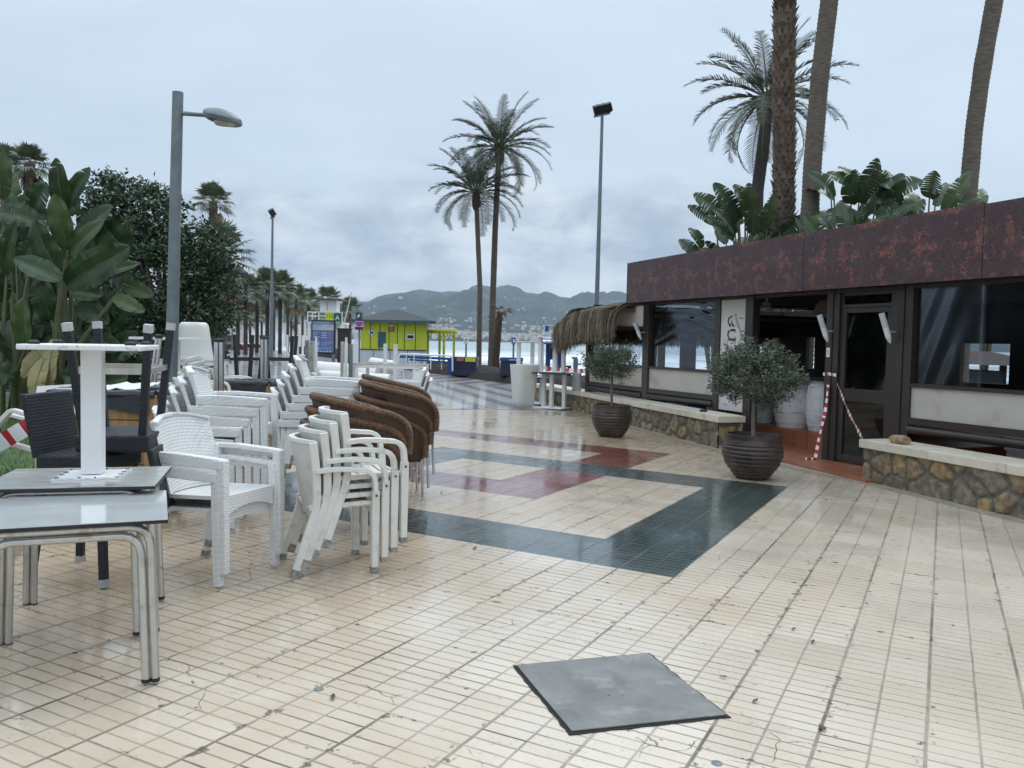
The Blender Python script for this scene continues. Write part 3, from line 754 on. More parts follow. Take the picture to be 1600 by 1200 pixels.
# door with its glass panes
dr = MB()
for x in ((-1.083, -.985), (-.245, -.148)): dr.box(x[0], x[1], -.06, -.005, FL+.012, 2.05)
for z in ((FL+.012, .03), (.775, .945), (1.985, 2.05)): dr.box(-.985, -.245, -.058, -.007, z[0], z[1])
dr = dr.build('door', M['brown'], bar, bevel=.005)
q = MB(); q.box(-.985, -.245, -.036, -.03, .945, 1.985); q.box(-.985, -.245, -.036, -.03, .03, .775); q.build('pane', M['glass'], dr)
q = MB(); q.box(-.235, -.185, -.006, .004, .80, .92); q.tube([(-.21, .004, .86), (-.21, .045, .86), (-.29, .05, .86)], .009, 8); q.build('handle', M['black_metal'], dr)
q = MB(); q.box(-1.083, -.148, -.06, -.005, 2.055, 2.10); q.box(-1.083, -.148, -.06, -.005, 2.22, 2.262); q.box(-1.083, -1.04, -.06, -.005, 2.10, 2.22); q.box(-.19, -.148, -.06, -.005, 2.10, 2.22)
tr = q.build('transom', M['brown'], bar); q = MB(); q.box(-1.04, -.19, -.036, -.03, 2.10, 2.22); q.build('pane', M['glass'], tr)
q = MB(); q.box(-.005, .055, .045, .048, 1.37, 1.50); q.box(.008, .042, .0482, .0487, 1.40, 1.47, mi=1); q.build('door_notice', [M['paper'], M['cap']], bar)
def wall_lamp(s, z0, z1, d=.05):
    b = MB(); a = Vector((s, d+.075, z0)); c = Vector((s+.015, d+.215, z1)); mid = a.lerp(c, .52)
    b.tube([a.lerp(c, .2), mid], .037, 14)
    # the lower end is cut to a slanted tip
    ax = (c-a).normalized(); b.tube([a-ax*.02, a.lerp(c, .06), a.lerp(c, .2)], [.006, .026, .037], 14)
    o = b.build('wall_lamp', M['paint_white'], bar, smooth=True)
    b = MB(); b.tube([mid+ax*.003, c], .0385, 14); b.build('lamp_shade', M['lamp_glass'], o, smooth=True)
    b = MB(); b.tube([(s, d-.04, z0+.13), (s, d+.12, z0+.13)], .012, 8); b.build('bracket', M['cap'], o)
wall_lamp(5.12, 1.60, 1.91); wall_lamp(1.93, 1.61, 1.97); wall_lamp(-.04, 1.60, 1.95); wall_lamp(-1.17, 1.59, 1.95)
# inside: back wall with its openings to the sea
b = MB(); D0, D1 = -5.35, -5.25
o1 = FA(1500, 570, D1); o2 = FA(1577, 570, D1); oz0 = FA(1540, 599, D1)[1]; oz1 = FA(1540, 537, D1)[1]
def bw(a, c, z0, z1): b.box(a, c, D0, D1, z0, z1)
lo, hi = sorted((o1[0], o2[0]))
bw(-9, lo, FL, 2.36); bw(lo, hi, FL, oz0); bw(lo, hi, oz1, 2.36)
g1 = FA(1272, 560, D1)[0]; g2 = FA(1259, 560, D1)[0]; gz0, gz1 = FA(1265, 576, D1)[1], FA(1265, 527, D1)[1]
bw(hi, g1, FL, 2.36); bw(g1, g2, FL, gz0); bw(g1, g2, gz1, 2.36)
bw(g2, 7.7, FL, 2.36)
def FAs(px, py, s):           # where the ray of a photo pixel meets the far end wall
    r = ray(px, py); q = (FP0[0]+FE[0]*s, FP0[1]+FE[1]*s); t = (q[0]*FE[0]+q[1]*FE[1])/(r[0]*FE[0]+r[1]*FE[1])
    return (r[0]*t-q[0])*FN[0]+(r[1]*t-q[1])*FN[1]
b.box(7.58, 7.70, D1, -.12, 1.72, 2.36); b.box(7.58, 7.70, D1, -.12, FL, .55)
for pa_, pb_ in ((1065, 1087), (1030, 1039), (1019, 1026), (1118, 1140)):
    da, db = sorted((FAs(pa_, 560, 7.6), FAs(pb_, 560, 7.6))); b.box(7.59, 7.69, da, db, .552, 1.718)
b.box(-9.1, -9.0, -5.3, 0, FL, 2.36)
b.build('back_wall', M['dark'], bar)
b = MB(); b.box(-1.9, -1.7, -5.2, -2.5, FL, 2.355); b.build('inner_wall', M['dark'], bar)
# ceiling fan, basket lamp in the opening
s, z = FA(1198, 482, -1.2); fan = MB(); fan.lathe([(.02, .30), (.02, .12), (.06, .11), (.075, .03), (.11, .02), (.115, -.03), (.05, -.05)], 18, (s, -1.2, z))
fan = fan.build('ceiling_fan', M['paint_white'], bar, smooth=True)
for a in (8, 128, 248):
    q = MB(); d = Vector((cos(R(a)), sin(R(a)), 0)); q.bar([Vector((s, -1.2, z+.01))+d*.1, Vector((s, -1.2, z+.01))+d*.72], (-d.y, d.x, .15), .12, .008); q.build('blade', M['cap'], fan)
s, z = FA(1290, 490, -.9); q = MB(); q.lathe([(.05, .24), (.17, .2), (.23, .1), (.24, 0), (.225, 0), (.215, .1), (.15, .19)], 24, (s-.1, -.9, z)); q.build('basket_lampshade', mat('seagrass', (.16, .11, .06, 1), .8, var=.3, vs=9, weave=(.04, .02, 1., .5)), bar, smooth=True)
# thatch eaves round the far end
def thatch(name, n, gen, seed, mats):
    r = random.Random(seed); b = MB()
    for i in range(n):
        path, w = gen(r); mi = 0 if r.random() < .62 else 1
        side = Vector((r.uniform(-1, 1), r.uniform(-1, 1), .05)).normalized(); L = len(path); vs = []
        for j, p in enumerate(path):
            ww = w*(1-.75*j/(L-1)); vs += [p+side*ww, p-side*ww]
        b.add(vs, [(2*j, 2*j+1, 2*j+3, 2*j+2) for j in range(L-1)], mi)
    return b.build(name, mats, bar)
TS0, TS1 = 5.55, 7.55
def ridge(s):           # the eave rounds off towards its far end
    t = max(0, (s-6.5)/1.2); return 2.36-.05*(s-TS0)*.6-.30*t*t
def eave(r):
    s = r.uniform(TS0, TS1+.1); k = r.uniform(0, 1); out = r.uniform(.35, .78); zt = ridge(s)+r.uniform(-.03, .03)
    es = max(0, s-6.8); d0 = -.9+k*1.0; drop = r.uniform(.36, .62)
    p0 = Vector((s, d0, zt-.02)); pe = Vector((s+es*.35*r.random()+r.uniform(-.05, .05), max(d0+.35, out), zt-.16-.10*k))
    return [p0, p0.lerp(pe, .5)+Vector((0, 0, .05)), pe, pe+Vector((r.uniform(-.03, .03), .07, -drop*.45)), pe+Vector((r.uniform(-.08, .08), .07+r.uniform(-.04, .05), -drop))], r.uniform(.006, .016)
def eave_end(r):
    d = r.uniform(-2.2, .6); p0 = Vector((6.9+r.random()*.3, d*.9, ridge(7.0)-.02)); e = r.uniform(7.5, 7.85)
    pe = Vector((e, d, 1.98+r.uniform(-.04, .05))); drop = r.uniform(.32, .55)
    return [p0, p0.lerp(pe, .5)+Vector((0, 0, .09)), pe, pe+Vector((.05, r.uniform(-.04, .04), -drop*.5)), pe+Vector((.05, r.uniform(-.08, .08), -drop))], r.uniform(.006, .016)
mt = [M['thatch'], M['thatch2']]
th1 = thatch('thatch_eave', 4200, eave, 3, mt); thatch('thatch_end', 2600, eave_end, 4, mt)
b = MB(); b.slab(lambda u, v: (TS0+.05+(TS1-.35-TS0)*u, -1.2+1.65*v, ridge(TS0+.05+(TS1-.35-TS0)*u)-.10-.16*max(0, v-.55)), 14, 8, lambda u, v, p: p+Vector((0, 0, -.09)))
b.build('thatch_core', M['thatch'], bar, smooth=True)
def rear(r):
    d = r.uniform(-5.1, -.15); s = 7.78+r.uniform(-.05, .06); z = 1.98; L = r.uniform(.24, .46)
    return [Vector((s, d, z)), Vector((s, d+r.uniform(-.05, .05), z-L*.6)), Vector((s, d+r.uniform(-.12, .12), z-L-.1))], r.uniform(.01, .022)
thatch('rear_thatch', 2200, rear, 5, mt)

# things in and by the bar
def barrel(px, py, w, h, lab, prof, d=-1.75):
    s, z = FA(px, py, d); p = FW(s, d, .171); b = MB()
    b.lathe([(r_*w/2, z_*h) for r_, z_ in prof], 26)
    o = tag(b.build('barrel', M['barrel'], smooth=True, loc=p), lab, 'barrel', 'white barrels under the bar counter')
    for zz in (.12, .33, .67, .88):
        hp = MB(); rr = [r_ for r_, z_ in prof if abs(z_-zz) < .14]; hp.lathe([(w/2*max(rr)+.004, zz*h-.014), (w/2*max(rr)+.009, zz*h-.012), (w/2*max(rr)+.009, zz*h+.012), (w/2*max(rr)+.004, zz*h+.014)], 26)
        hp.build('hoop', M['barrel'], o, smooth=True)
BP = [(.80, 0), (.86, .1), (.96, .3), (1, .5), (.96, .7), (.86, .9), (.8, 1), (.7, 1.0)]
barrel(1239, 671, .66, .80, 'widest whitewashed barrel, in the middle of the three under the bar counter', BP, -1.0)
barrel(1288, 671, .62, .80, 'whitewashed barrel with a blackened base, beside the brown door post', BP, -1.08)
barrel(1192, 668, .42, .80, 'narrow tapering white tub at the banner end of the bar counter', [(.72, 0), (.8, .12), (.9, .4), (.97, .75), (1, 1), (.9, 1.0)], -1.0)
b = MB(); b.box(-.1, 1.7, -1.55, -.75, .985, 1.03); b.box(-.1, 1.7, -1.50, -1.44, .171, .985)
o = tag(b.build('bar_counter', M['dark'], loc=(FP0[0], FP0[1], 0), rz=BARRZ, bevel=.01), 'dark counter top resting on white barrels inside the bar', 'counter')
# dry tuft on the counter
r = random.Random(8); b = MB(); s, z = FA(1215, 560, -1.2)
for i in range(60):
    a = r.uniform(-.5, .5); q_ = r.uniform(-.3, .3); h = r.uniform(.35, .62); b.tube([(s, -1.2, 1.031), (s+a*.25, -1.2+q_*.2, 1.03+h*.6), (s+a*.6, -1.2+q_*.5, 1.03+h)], [.003, .002, .001], 4)
tag(b.build('dry_grass', M['olive3'], loc=(FP0[0], FP0[1], 0), rz=BARRZ), 'tuft of dark thin grass standing on the dark bar counter', 'plant')
# dim furniture seen under the raised canvas
b = MB(); b.cbox((-2.75, -.85, .30), (.9, .5, .42)); b.cbox((-2.75, -.58, .42), (.9, .05, .2)); tag(b.build('white_chest', M['paint_white'], loc=(FP0[0], FP0[1], 0), rz=BARRZ, bevel=.06), 'pale rounded chest inside the bar below the stained canvas', 'chest')
for i, (px, wd) in enumerate(((1050, .42), (1085, .5), (1110, .3))):
    s, z = FA(px, 628, -.9); b = MB(); b.box(s-wd/2, s+wd/2, -1.15, -.9, FL, .36); b.box(s-wd/2+.03, s+wd/2-.03, -1.12, -.93, .361, .39)
    tag(b.build('crate', [M['palegrey'], M['blue'], M['cap']][i], loc=(FP0[0], FP0[1], 0), rz=BARRZ, bevel=.01), ['pale grey crate in the gap under the canvas, at the post side', 'blue crate in the gap under the canvas blind', 'small grey crate in the gap next to the banner'][i], 'crate')

# ------------------------------------------------------------------ stone walls
def stone_mat():
    m, k, b = newmat('rubble_stone'); at = k.n('ShaderNodeAttribute'); at.attribute_name = 'stone'
    tc = k.n('ShaderNodeTexCoord'); n = k.noise(tc.outputs['Object'], 16, 6, .7); n2 = k.noise(tc.outputs['Object'], 70, 4, .7)
    c = k.mix(k.step(n, .25, .75), (.55, .5, .45, 1), (1.3, 1.25, 1.15, 1)); c = k.mix(1., at.outputs['Color'], c, 'MULTIPLY')
    c = k.mix(k.math('MULTIPLY', k.step(n2, .6, .75), .5), c, (.03, .026, .022, 1))
    k.l(c, b.inputs['Base Color']); b.inputs['Roughness'].default_value = .75
    k.l(k.bump(k.math('ADD', n, k.math('MULTIPLY', n2, .4)), .8, .012), b.inputs['Normal']); return m
M['stone'] = stone_mat()
def stone_wall(label, A, B, thick, ztop, seed, cop_over=.05, cop=.10, loc_top=None, size=.29):
    r = random.Random(seed); A = Vector((A[0], A[1], 0)); B = Vector((B[0], B[1], 0)); L = (B-A).length; e = (B-A)/L; n = Vector((e.y, -e.x, 0))
    if n.x > 0: n = -n
    root = thing('stone_wall', label, 'wall', (A.x, A.y, gz(A.x)))
    cols = [(.30, .23, .14), (.25, .19, .12), (.21, .17, .13), (.34, .28, .19), (.24, .205, .165), (.26, .21, .165), (.36, .26, .13)]
    def seeds(W):
        P = []; H = ztop+.25; t = 0
        while len(P) < W*H/(size*size*.62) and t < 4000:
            t += 1; c = (r.uniform(-.1, W+.1), r.uniform(-.05, H))
            if all((c[0]-p[0])**2+((c[1]-p[1])*1.15)**2 > (size*.62*p[3])**2 for p in P): P.append((c[0], c[1], r.choice(cols), r.uniform(.7, 1.35), r.uniform(.012, .04)))
        return P
    b = MB(); C_ = []
    def face(o, d, nn, W, step=.022):
        P = seeds(W); nu = max(2, int(W/step))
        zb = lambda p: gz(p.x)-.03
        nv = int((ztop+.2)/step)
        base = len(b.v)
        def fn(u, v):
            p = o+d*W*u; z0 = zb(p); z = z0+(ztop-z0)*v; q = (W*u, z-z0)
            ds = sorted(((((q[0]-s[0])**2+((q[1]-s[1])*1.15)**2)**.5/s[3], i) for i, s in enumerate(P)))[:2]
            edge = ds[1][0]-ds[0][0]; s = P[ds[0][1]]; f = max(0, min(1, (edge-.03)/.05)); f = f*f*(3-2*f)
            nz = noise.noise((q[0]*9+seed, q[1]*9, 1))*.012
            C_.append((tuple(c*(.8+.4*noise.noise((q[0]*14, q[1]*14, 4))) for c in s[2]) if f > .35 else (.12, .11, .095)))
            pp = p+nn*(f*s[4]*.8+nz); return (pp.x-A.x, pp.y-A.y, z-gz(A.x))
        b.grid(fn, nu, nv)
    face(A, e, n, L); 
    face(A+e*L*0, -n, -e, thick) if loc_top != 'B' else None
    face(B, -n, e, thick)
    o = b.build('masonry', M['stone'], root, smooth=True, ang=0)
    ca = o.data.color_attributes.new('stone', 'FLOAT_COLOR', 'POINT')
    for i, c in enumerate(C_): ca.data[i].color = (*c, 1)
    core = MB(); P = [A+e*.02-n*.02, B-e*.02-n*.02, B-e*.02-n*thick, A+e*.02-n*thick]
    core.prism([(p.x-A.x, p.y-A.y) for p in P], -.3, ztop-gz(A.x)-.003); core.build('core', M['stone'], root)
    # coping slabs end to end
    k = max(1, round(L/1.15)); x = -.06
    for i in range(k):
        x1 = (i+1)*L/k+(.06 if i == k-1 else -.003); q = MB()
        P = [A+e*x+n*cop_over, A+e*x1+n*cop_over, A+e*x1-n*(thick+.03), A+e*x-n*(thick+.03)]
        q.prism([(p.x-A.x, p.y-A.y) for p in P], ztop-gz(A.x), ztop+cop-gz(A.x)); q.build('coping', M['coping'], root, bevel=.008); x = (i+1)*L/k+.003
    return root
LA_ = G(1122, 701); dL = (G(885, 638)-LA_).normalized(); LB_ = LA_+dL*9.6
stone_wall('low rubble stone wall with a long cream coping below the canvas blinds', LA_, LB_, .40, .315, 3, loc_top=None)
RA_ = G(1350, 751); dR = (G(1600, 812)-RA_).normalized(); RB_ = RA_+dR*5.2
stone_wall('low rubble stone wall with a loose ochre rock on its cream coping, by the door', RA_, RB_, .42, .285, 9, size=.34)
# smooth border strip along the walls
b = MB()
line = [LB_, LA_.lerp(LB_, .5), LA_, G(1225, 726), G(1290, 740), RA_, RA_.lerp(RB_, .5), RB_]
nn = Vector((-.93, -.36, 0))
for a, c in zip(line, line[1:]):
    q = []
    for p, o in ((a, -.05), (c, -.05), (c, .19), (a, .19)):
        w = p+nn*o; q.append((w.x, w.y, gz(w.x)+.004))
    b.add(q, [(0, 1, 2, 3)])
    q = []
    for p, o in ((a, .105), (c, .105), (c, .125), (a, .125)):
        w = p+nn*o; q.append((w.x, w.y, gz(w.x)+.006))
    b.add(q, [(0, 1, 2, 3)], 1)
struct(b.build('border_strip', [mat('smooth_border', (.42, .385, .31, 1), .35, var=.12, vs=4, dirt=(.24, .2, .14, 1), dscale=3, coat=.4), M['tile']]))

def rock(name, loc, size, m, seed, parent=None):
    bm = bmesh.new(); bmesh.ops.create_icosphere(bm, subdivisions=3, radius=1)
    for v in bm.verts:
        d = 1+.22*noise.noise(v.co*1.3+Vector((seed, 0, 0)))+.10*noise.noise(v.co*4+Vector((seed, 3, 0)))
        v.co = Vector((max(-.86, min(.86, v.co.x*d))*size[0], max(-.8, min(.8, v.co.y*d))*size[1], max(-.72, min(.72, v.co.z*d))*size[2]))
    me = bpy.data.meshes.new(name); bm.to_mesh(me); bm.free(); me.materials.append(m)
    o = bpy.data.objects.new(name, me); C.objects.link(o); o.location = loc; return o
p = RA_+dR*.45-Vector((-.93, -.36, 0))*.12; ro = rock('rock', (p.x, p.y, .385+.045), (.15, .10, .07), M['rock'], 4); ro.rotation_euler.z = R(100); tag(ro, 'ochre rock lying on the end of the cream coping near the door', 'rock')
p = LA_+dL*.75-Vector((-.93, -.36, 0))*.14
b = MB(); b.lathe([(.05, 0), (.06, .005), (.062, .035), (.045, .035), (.042, .012), (.01, .012)], 20); tag(b.build('ashtray', M['black_metal'], smooth=True, loc=(p.x, p.y, .4155)), 'small black ashtray on the cream coping near the banner', 'ashtray')
# grey ribbed shutters leaning at the end post
pp = FW(7.95, .12, .415); b = MB()
for i in range(3): b.box(-.17+.125*i, -.06+.125*i, -.03, .03, 0, .40)
for i in range(2): b.box(-.063+.125*i, -.042+.125*i, -.02, .02, .02, .38)
tag(b.build('shutter', M['cap'], loc=pp, rz=BARRZ, bevel=.004), 'grey ribbed shutter standing on the coping by the end post of the bar', 'shutter')

# ------------------------------------------------------------------ warning tapes
def tape(name, path, w, lab, period=.11, group=None, flip=None):
    b = MB(); path = [Vector(p) for p in path]; d = 0; seg = []
    fine = []
    for a, c in zip(path, path[1:]):
        n = max(1, int((c-a).length/(period/4)))
        fine += [a.lerp(c, i/n) for i in range(n)]
    fine.append(path[-1]); s = 0; vs = []
    for i, p in enumerate(fine):
        t = (fine[min(i+1, len(fine)-1)]-fine[max(0, i-1)]).normalized()
        u_ = Vector((0, 0, 1)) if abs(t.z) < .8 else Vector(flip or (1, 0, 0)); u_ = (u_-t*u_.dot(t)).normalized(); tw = .25*sin(i*.35); q = (u_+t.cross(u_)*tw).normalized()
        vs.append((p+q*w/2, p-q*w/2, t.cross(q)))
    L = 0
    for i in range(len(fine)-1):
        L += (fine[i+1]-fine[i]).length; a = vs[i]; c = vs[i+1]; sh = .0
        n = a[2]*.0012
        b.add([a[0], a[1], c[1], c[0], a[0]+n, a[1]+n, c[1]+n, c[0]+n], [(0,1,2,3), (4,7,6,5), (0,3,7,4), (1,5,6,2)], 0 if int(L/period*2) % 2 else 1)
    return tag(b.build(name, [M['red'], M['tape_white']]), lab, 'barrier tape', group)
p0 = FW(-.03, .075, .98); p1 = FW(-.02, .10, .6); p2 = FW(.02, .16, .2); p3 = FW(.03, .20, FL+.004); p4 = FW(.08, .33, FL+.006)
tape('barrier_tape', [p0, p0.lerp(p1, .5)+Vector((.004, .0, 0)), p1, p2, p3, p4], .055, 'red and white tape hanging straight down the door post to the terracotta floor', flip=(FE[0], FE[1], 0))
tape('barrier_tape', [FW(.10, .052, 1.125), FW(0, .056, 1.135), FW(-.15, .045, 1.12)], .045, 'short red and white tape tied round the door post')
e_ = RA_+Vector((-.05, .0, 0)); p0 = FW(-.18, .045, 1.0); tape('barrier_tape', [p0, p0.lerp(Vector((e_.x, e_.y, .36)), .5)+Vector((0, 0, -.02)), (e_.x+.02, e_.y+.02, .39)], .045, 'red and white tape slanting across the door glass to the wall end', flip=(FE[0], FE[1], 0))
# ------------------------------------------------------------------ potted olive trees
def leaf_quads(b, pts, r, ln, wd, mats=1, out=None, droop=.3):
    for p in pts:
        a = r.uniform(0, 2*pi); el = r.uniform(-.9, .9); d = Vector((cos(a)*cos(el), sin(a)*cos(el), sin(el)))
        if out is not None: d = (d+(p-out).normalized()*.7+Vector((0, 0, -droop))).normalized()
        s = d.cross(Vector((r.uniform(-1, 1), r.uniform(-1, 1), r.uniform(-1, 1)))).normalized(); l = ln*r.uniform(.6, 1.3); w = wd*r.uniform(.7, 1.3)
        n = d.cross(s)*l*.12
        b.add([p, p+d*l*.5+s*w/2+n, p+d*l, p+d*l*.5-s*w/2+n], [(0, 1, 2, 3)], r.randrange(mats))
def olive(loc, W, H, prof, crown_c, crown_r, label, seed, stem, nleaf, lean=(0, 0), ratio=None):
    r = random.Random(seed); t = thing('potted_olive', label, 'potted tree', loc, r.uniform(0, 6), 'olive trees in ribbed clay pots')
    b = MB(); n = 130; pr = []
    for i in range(n+1):
        z = i/n
        for (z0, r0), (z1, r1) in zip(prof, prof[1:]):
            if z0 <= z <= z1: rr = r0+(r1-r0)*((z-z0)/(z1-z0)); break
        rib = .034*abs(sin(z*pi*10.5))**.7*(1 if .06 < z < .8 else 0)
        pr.append((W/2*(rr+rib), z*H))
    pr += [(W/2*prof[-1][1]*.90, H+.004), (W/2*prof[-1][1]*.86, H-.03), (W/2*prof[-1][1]*.84, H-.10)]
    b.lathe(pr, 44, wob=lambda a, z: 1+.012*sin(3*a+seed)+.006*sin(9*a+z*40)); b.build('pot', M['pot'], t, smooth=True, ang=60)
    b = MB(); b.lathe([(W/2*prof[-1][1]*.845, H-.075), (.05, H-.05)], 20); b.build('soil', M['soil'], t)
    cz = crown_c; b = MB(); top = cz-crown_r[2]*.35
    b.tube([(0, 0, H-.1), (.012, .008, H+(top-H)*.4), (-.008+lean[0]*.4, .01, H+(top-H)*.75), (lean[0], lean[1], top)], [stem*1.15, stem, stem*.9, stem*.8], 9)
    tips = []
    for i in range(26):
        a = r.uniform(0, 2*pi); e = r.uniform(.0, 1.3); k = r.uniform(.62, 1.0)
        e2 = Vector((lean[0]+cos(a)*cos(e)*crown_r[0]*k, lean[1]+sin(a)*cos(e)*crown_r[1]*k, cz-.05+sin(e)*crown_r[2]*k*.9-(.12 if e < .4 else 0)))
        s = Vector((lean[0], lean[1], top-r.uniform(0, .06))); md = s.lerp(e2, .5)+Vector((r.uniform(-.05, .05), r.uniform(-.05, .05), .05))
        b.tube([s, md, e2], [stem*.42, stem*.26, .003], 5); tips += [md, md.lerp(e2, .5), e2]
    b.build('trunk', M['bark'], t, smooth=True)
    b = MB(); pts = []
    # twigs of leaves in clumps so gaps and lobes show
    nc = 150; cl = []
    for i in range(nc):
        a = r.uniform(0, 2*pi); z = r.uniform(-1, 1); k = r.uniform(.45, 1.0)**.5; q = sqrt(1-z*z)
        bump_ = 1+(.30)*noise.noise(Vector((cos(a)*q*1.8, sin(a)*q*1.8, z*1.8+seed)))
        cl.append(Vector((lean[0]+cos(a)*q*crown_r[0]*k*bump_, lean[1]+sin(a)*q*crown_r[1]*k*bump_, cz+z*crown_r[2]*k*bump_)))
    cl += tips
    per = nleaf//len(cl)
    for c in cl:
        ax = (c-Vector((lean[0], lean[1], cz-.2))).normalized()+Vector((r.uniform(-.4, .4), r.uniform(-.4, .4), r.uniform(-.3, .4)))
        for i in range(per): pts.append(c+ax*r.uniform(-.05, .10)+Vector((r.gauss(0, .032), r.gauss(0, .032), r.gauss(0, .03))))
    leaf_quads(b, pts, r, .050, .0145, 3, Vector((lean[0], lean[1], cz-.25)), .1)
    b.build('crown', [M['olive1'], M['olive2'], M['olive3']], t)
    return t
g = G(1183, 752); olive((g.x, g.y+.22, gz(g.x)), .70, .535, [(0, .50), (.07, .60), (.35, .90), (.55, 1.0), (.72, .985), (.9, .93), (1.0, .97)], 1.25, (.50, .50, .34),
      'larger potted olive tree by the bar entrance, its dense round crown hiding the banner', 3, .024, 15000)
g = G(957, 684); olive((g.x, g.y+.2, gz(g.x)), .66, .53, [(0, .56), (.07, .64), (.3, .86), (.6, 1.0), (.8, .98), (.92, .95), (1.0, .96)], 1.22, (.40, .40, .29),
      'smaller potted olive tree with a thin open crown in front of the long stone wall', 11, .022, 7600, lean=(.03, 0))

# ------------------------------------------------------------------ grey cover lying skewed on the paving
def cover():
    P = [G(805, 1042), G(1013, 1023), G(1137, 1121), G(892, 1147)]; c = sum(P, Vector())/4
    t = thing('inspection_cover', 'grey square inspection cover set skewed in the cream paving', 'cover', (c.x, c.y, gz(c.x)))
    def poly(s, h0, h1, jag=0):
        b = MB(); pts = []
        for i in range(4):
            a = P[i]; d = P[(i+1) % 4]; n = 16 if jag else 1
            for k in range(n):
                q = a.lerp(d, k/n)-c; f = s+(rnd.uniform(-1, 1)*jag); pts.append((q.x*f, q.y*f))
        vs = [(x, y, gz(c.x+x)-gz(c.x)+h) for h in (h0, h1) for x, y in pts]; n = len(pts)
        b.add(vs, [tuple(range(n-1, -1, -1)), tuple(range(n, 2*n))]+[(k, (k+1) % n, n+(k+1) % n, n+k) for k in range(n)]); return b
    poly(1.028, .001, .0045, .014).build('frame_gap', M['gap'], t)
    poly(.988, .005, .013).build('plate', M['steel_cover'], t, bevel=.003)
    for px, py in ((951, 1091), (973, 1092)):
        g = G(px, py); b = MB(); b.lathe([(.004, .0132), (.004, .0138)], 10, (g.x-c.x, g.y-c.y, gz(g.x)-gz(c.x))); b.build('lifting_hole', M['dark_hole'], t)
cover()
for px, py, lab in ((498, 1077, 'small dark round metal stud set in the paving, off the table legs'), (1120, 1193, 'small dark round metal stud set in the paving beside the cover corner')):
    g = G(px, py); b = MB(); b.lathe([(.020, 0), (.020, .003), (.016, .0045), (.006, .005)], 18); tag(b.build('metal_stud', M['galv'], smooth=True, loc=(g.x, g.y, g.z)), lab, 'stud')

# ------------------------------------------------------------------ resin armchairs
def rounded(p, n=5, r=.05):
    """round the inner corners of a polyline"""
    p = [Vector(q) for q in p]; out = [p[0]]
    for a, b_, c in zip(p, p[1:], p[2:]):
        d1 = min(r, (a-b_).length*.49); d2 = min(r, (c-b_).length*.49); s = b_+(a-b_).normalized()*d1; e = b_+(c-b_).normalized()*d2
        for i in range(n+1):
            t = i/n; out.append(s*(1-t)**2+b_*2*t*(1-t)+e*t*t)
    out.append(p[-1]); return out
def chair_square(name, label, group):
    """flat square arms, woven relief"""
    t = thing(name, label, 'armchair', group=group); w = M['weave_white']; pl = M['white']
    b = MB()
    def st(u, v):
        x = (u-.5)*.47; y = -.20+.44*v; return (x, y, .425+.018*v-.018*sin(pi*u)*sin(pi*v))
    b.slab(st, 10, 10, lambda u, v, p: p+Vector((0, 0, -.022)))
    b.slab(lambda u, v: ((u-.5)*.44, .243, .44-.07*v-.045*v*(2*u-1)**2), 10, 2, lambda u, v, p: p+Vector((0, -.02, 0)))
    b.build('seat', w, t, smooth=True)
    b = MB()
    def bk(u, v):
        x = (u-.5)*.49*(1-.02*v); c = (2*u-1)**2; return (x, -.195-.135*v+.055*c, .43+.425*v+.02*v*(1-c))
    b.slab(bk, 12, 10, lambda u, v, p: p+Vector((0, -.026, -.006))); b.build('backrest', w, t, smooth=True)
    b = MB(); b.bar([(0-.24, -.268, .842), (-.12, -.325, .873), (0, -.341, .883), (.12, -.325, .873), (.24, -.268, .842)], (0, 0, 1), .014, .04); b.build('top_rail', pl, t, smooth=True)
    for s in (-1, 1):
        b = MB(); b.bar([(s*.262, -.235, .665), (s*.268, -.05, .668), (s*.268, .18, .655), (s*.264, .27, .648)], (1, 0, 0), [.052, .055, .058, .058], .030)
        b.bar([(s*.287, -.22, .640), (s*.292, .26, .632)], (0, 0, 1), .055, .012); b.build('armrest', w, t, bevel=.006)
        b = MB(); b.bar([(s*.262, .250, .66), (s*.266, .255, .45), (s*.262, .262, .0)], (1, 0, 0), [.056, .054, .046], [.052, .052, .046]); b.build('leg', w, t, bevel=.006)
        b = MB(); b.bar([(s*.255, -.212, .675), (s*.25, -.205, .42), (s*.258, -.275, .0)], (1, 0, 0), [.05, .05, .042], [.045, .05, .042]); lg = b.build('leg', pl, t, bevel=.006)
        b = MB(); b.bar([(s*.2575, -.268, .045), (s*.258, -.2755, -.002)], (1, 0, 0), .0445, .0445); b.build('foot', M['scuff'], lg)
    b = MB(); b.bar([(-.235, -.2, .40), (.235, -.2, .40)], (0, 0, 1), .05, .02); b.build('rear_rail', pl, t)
    return t
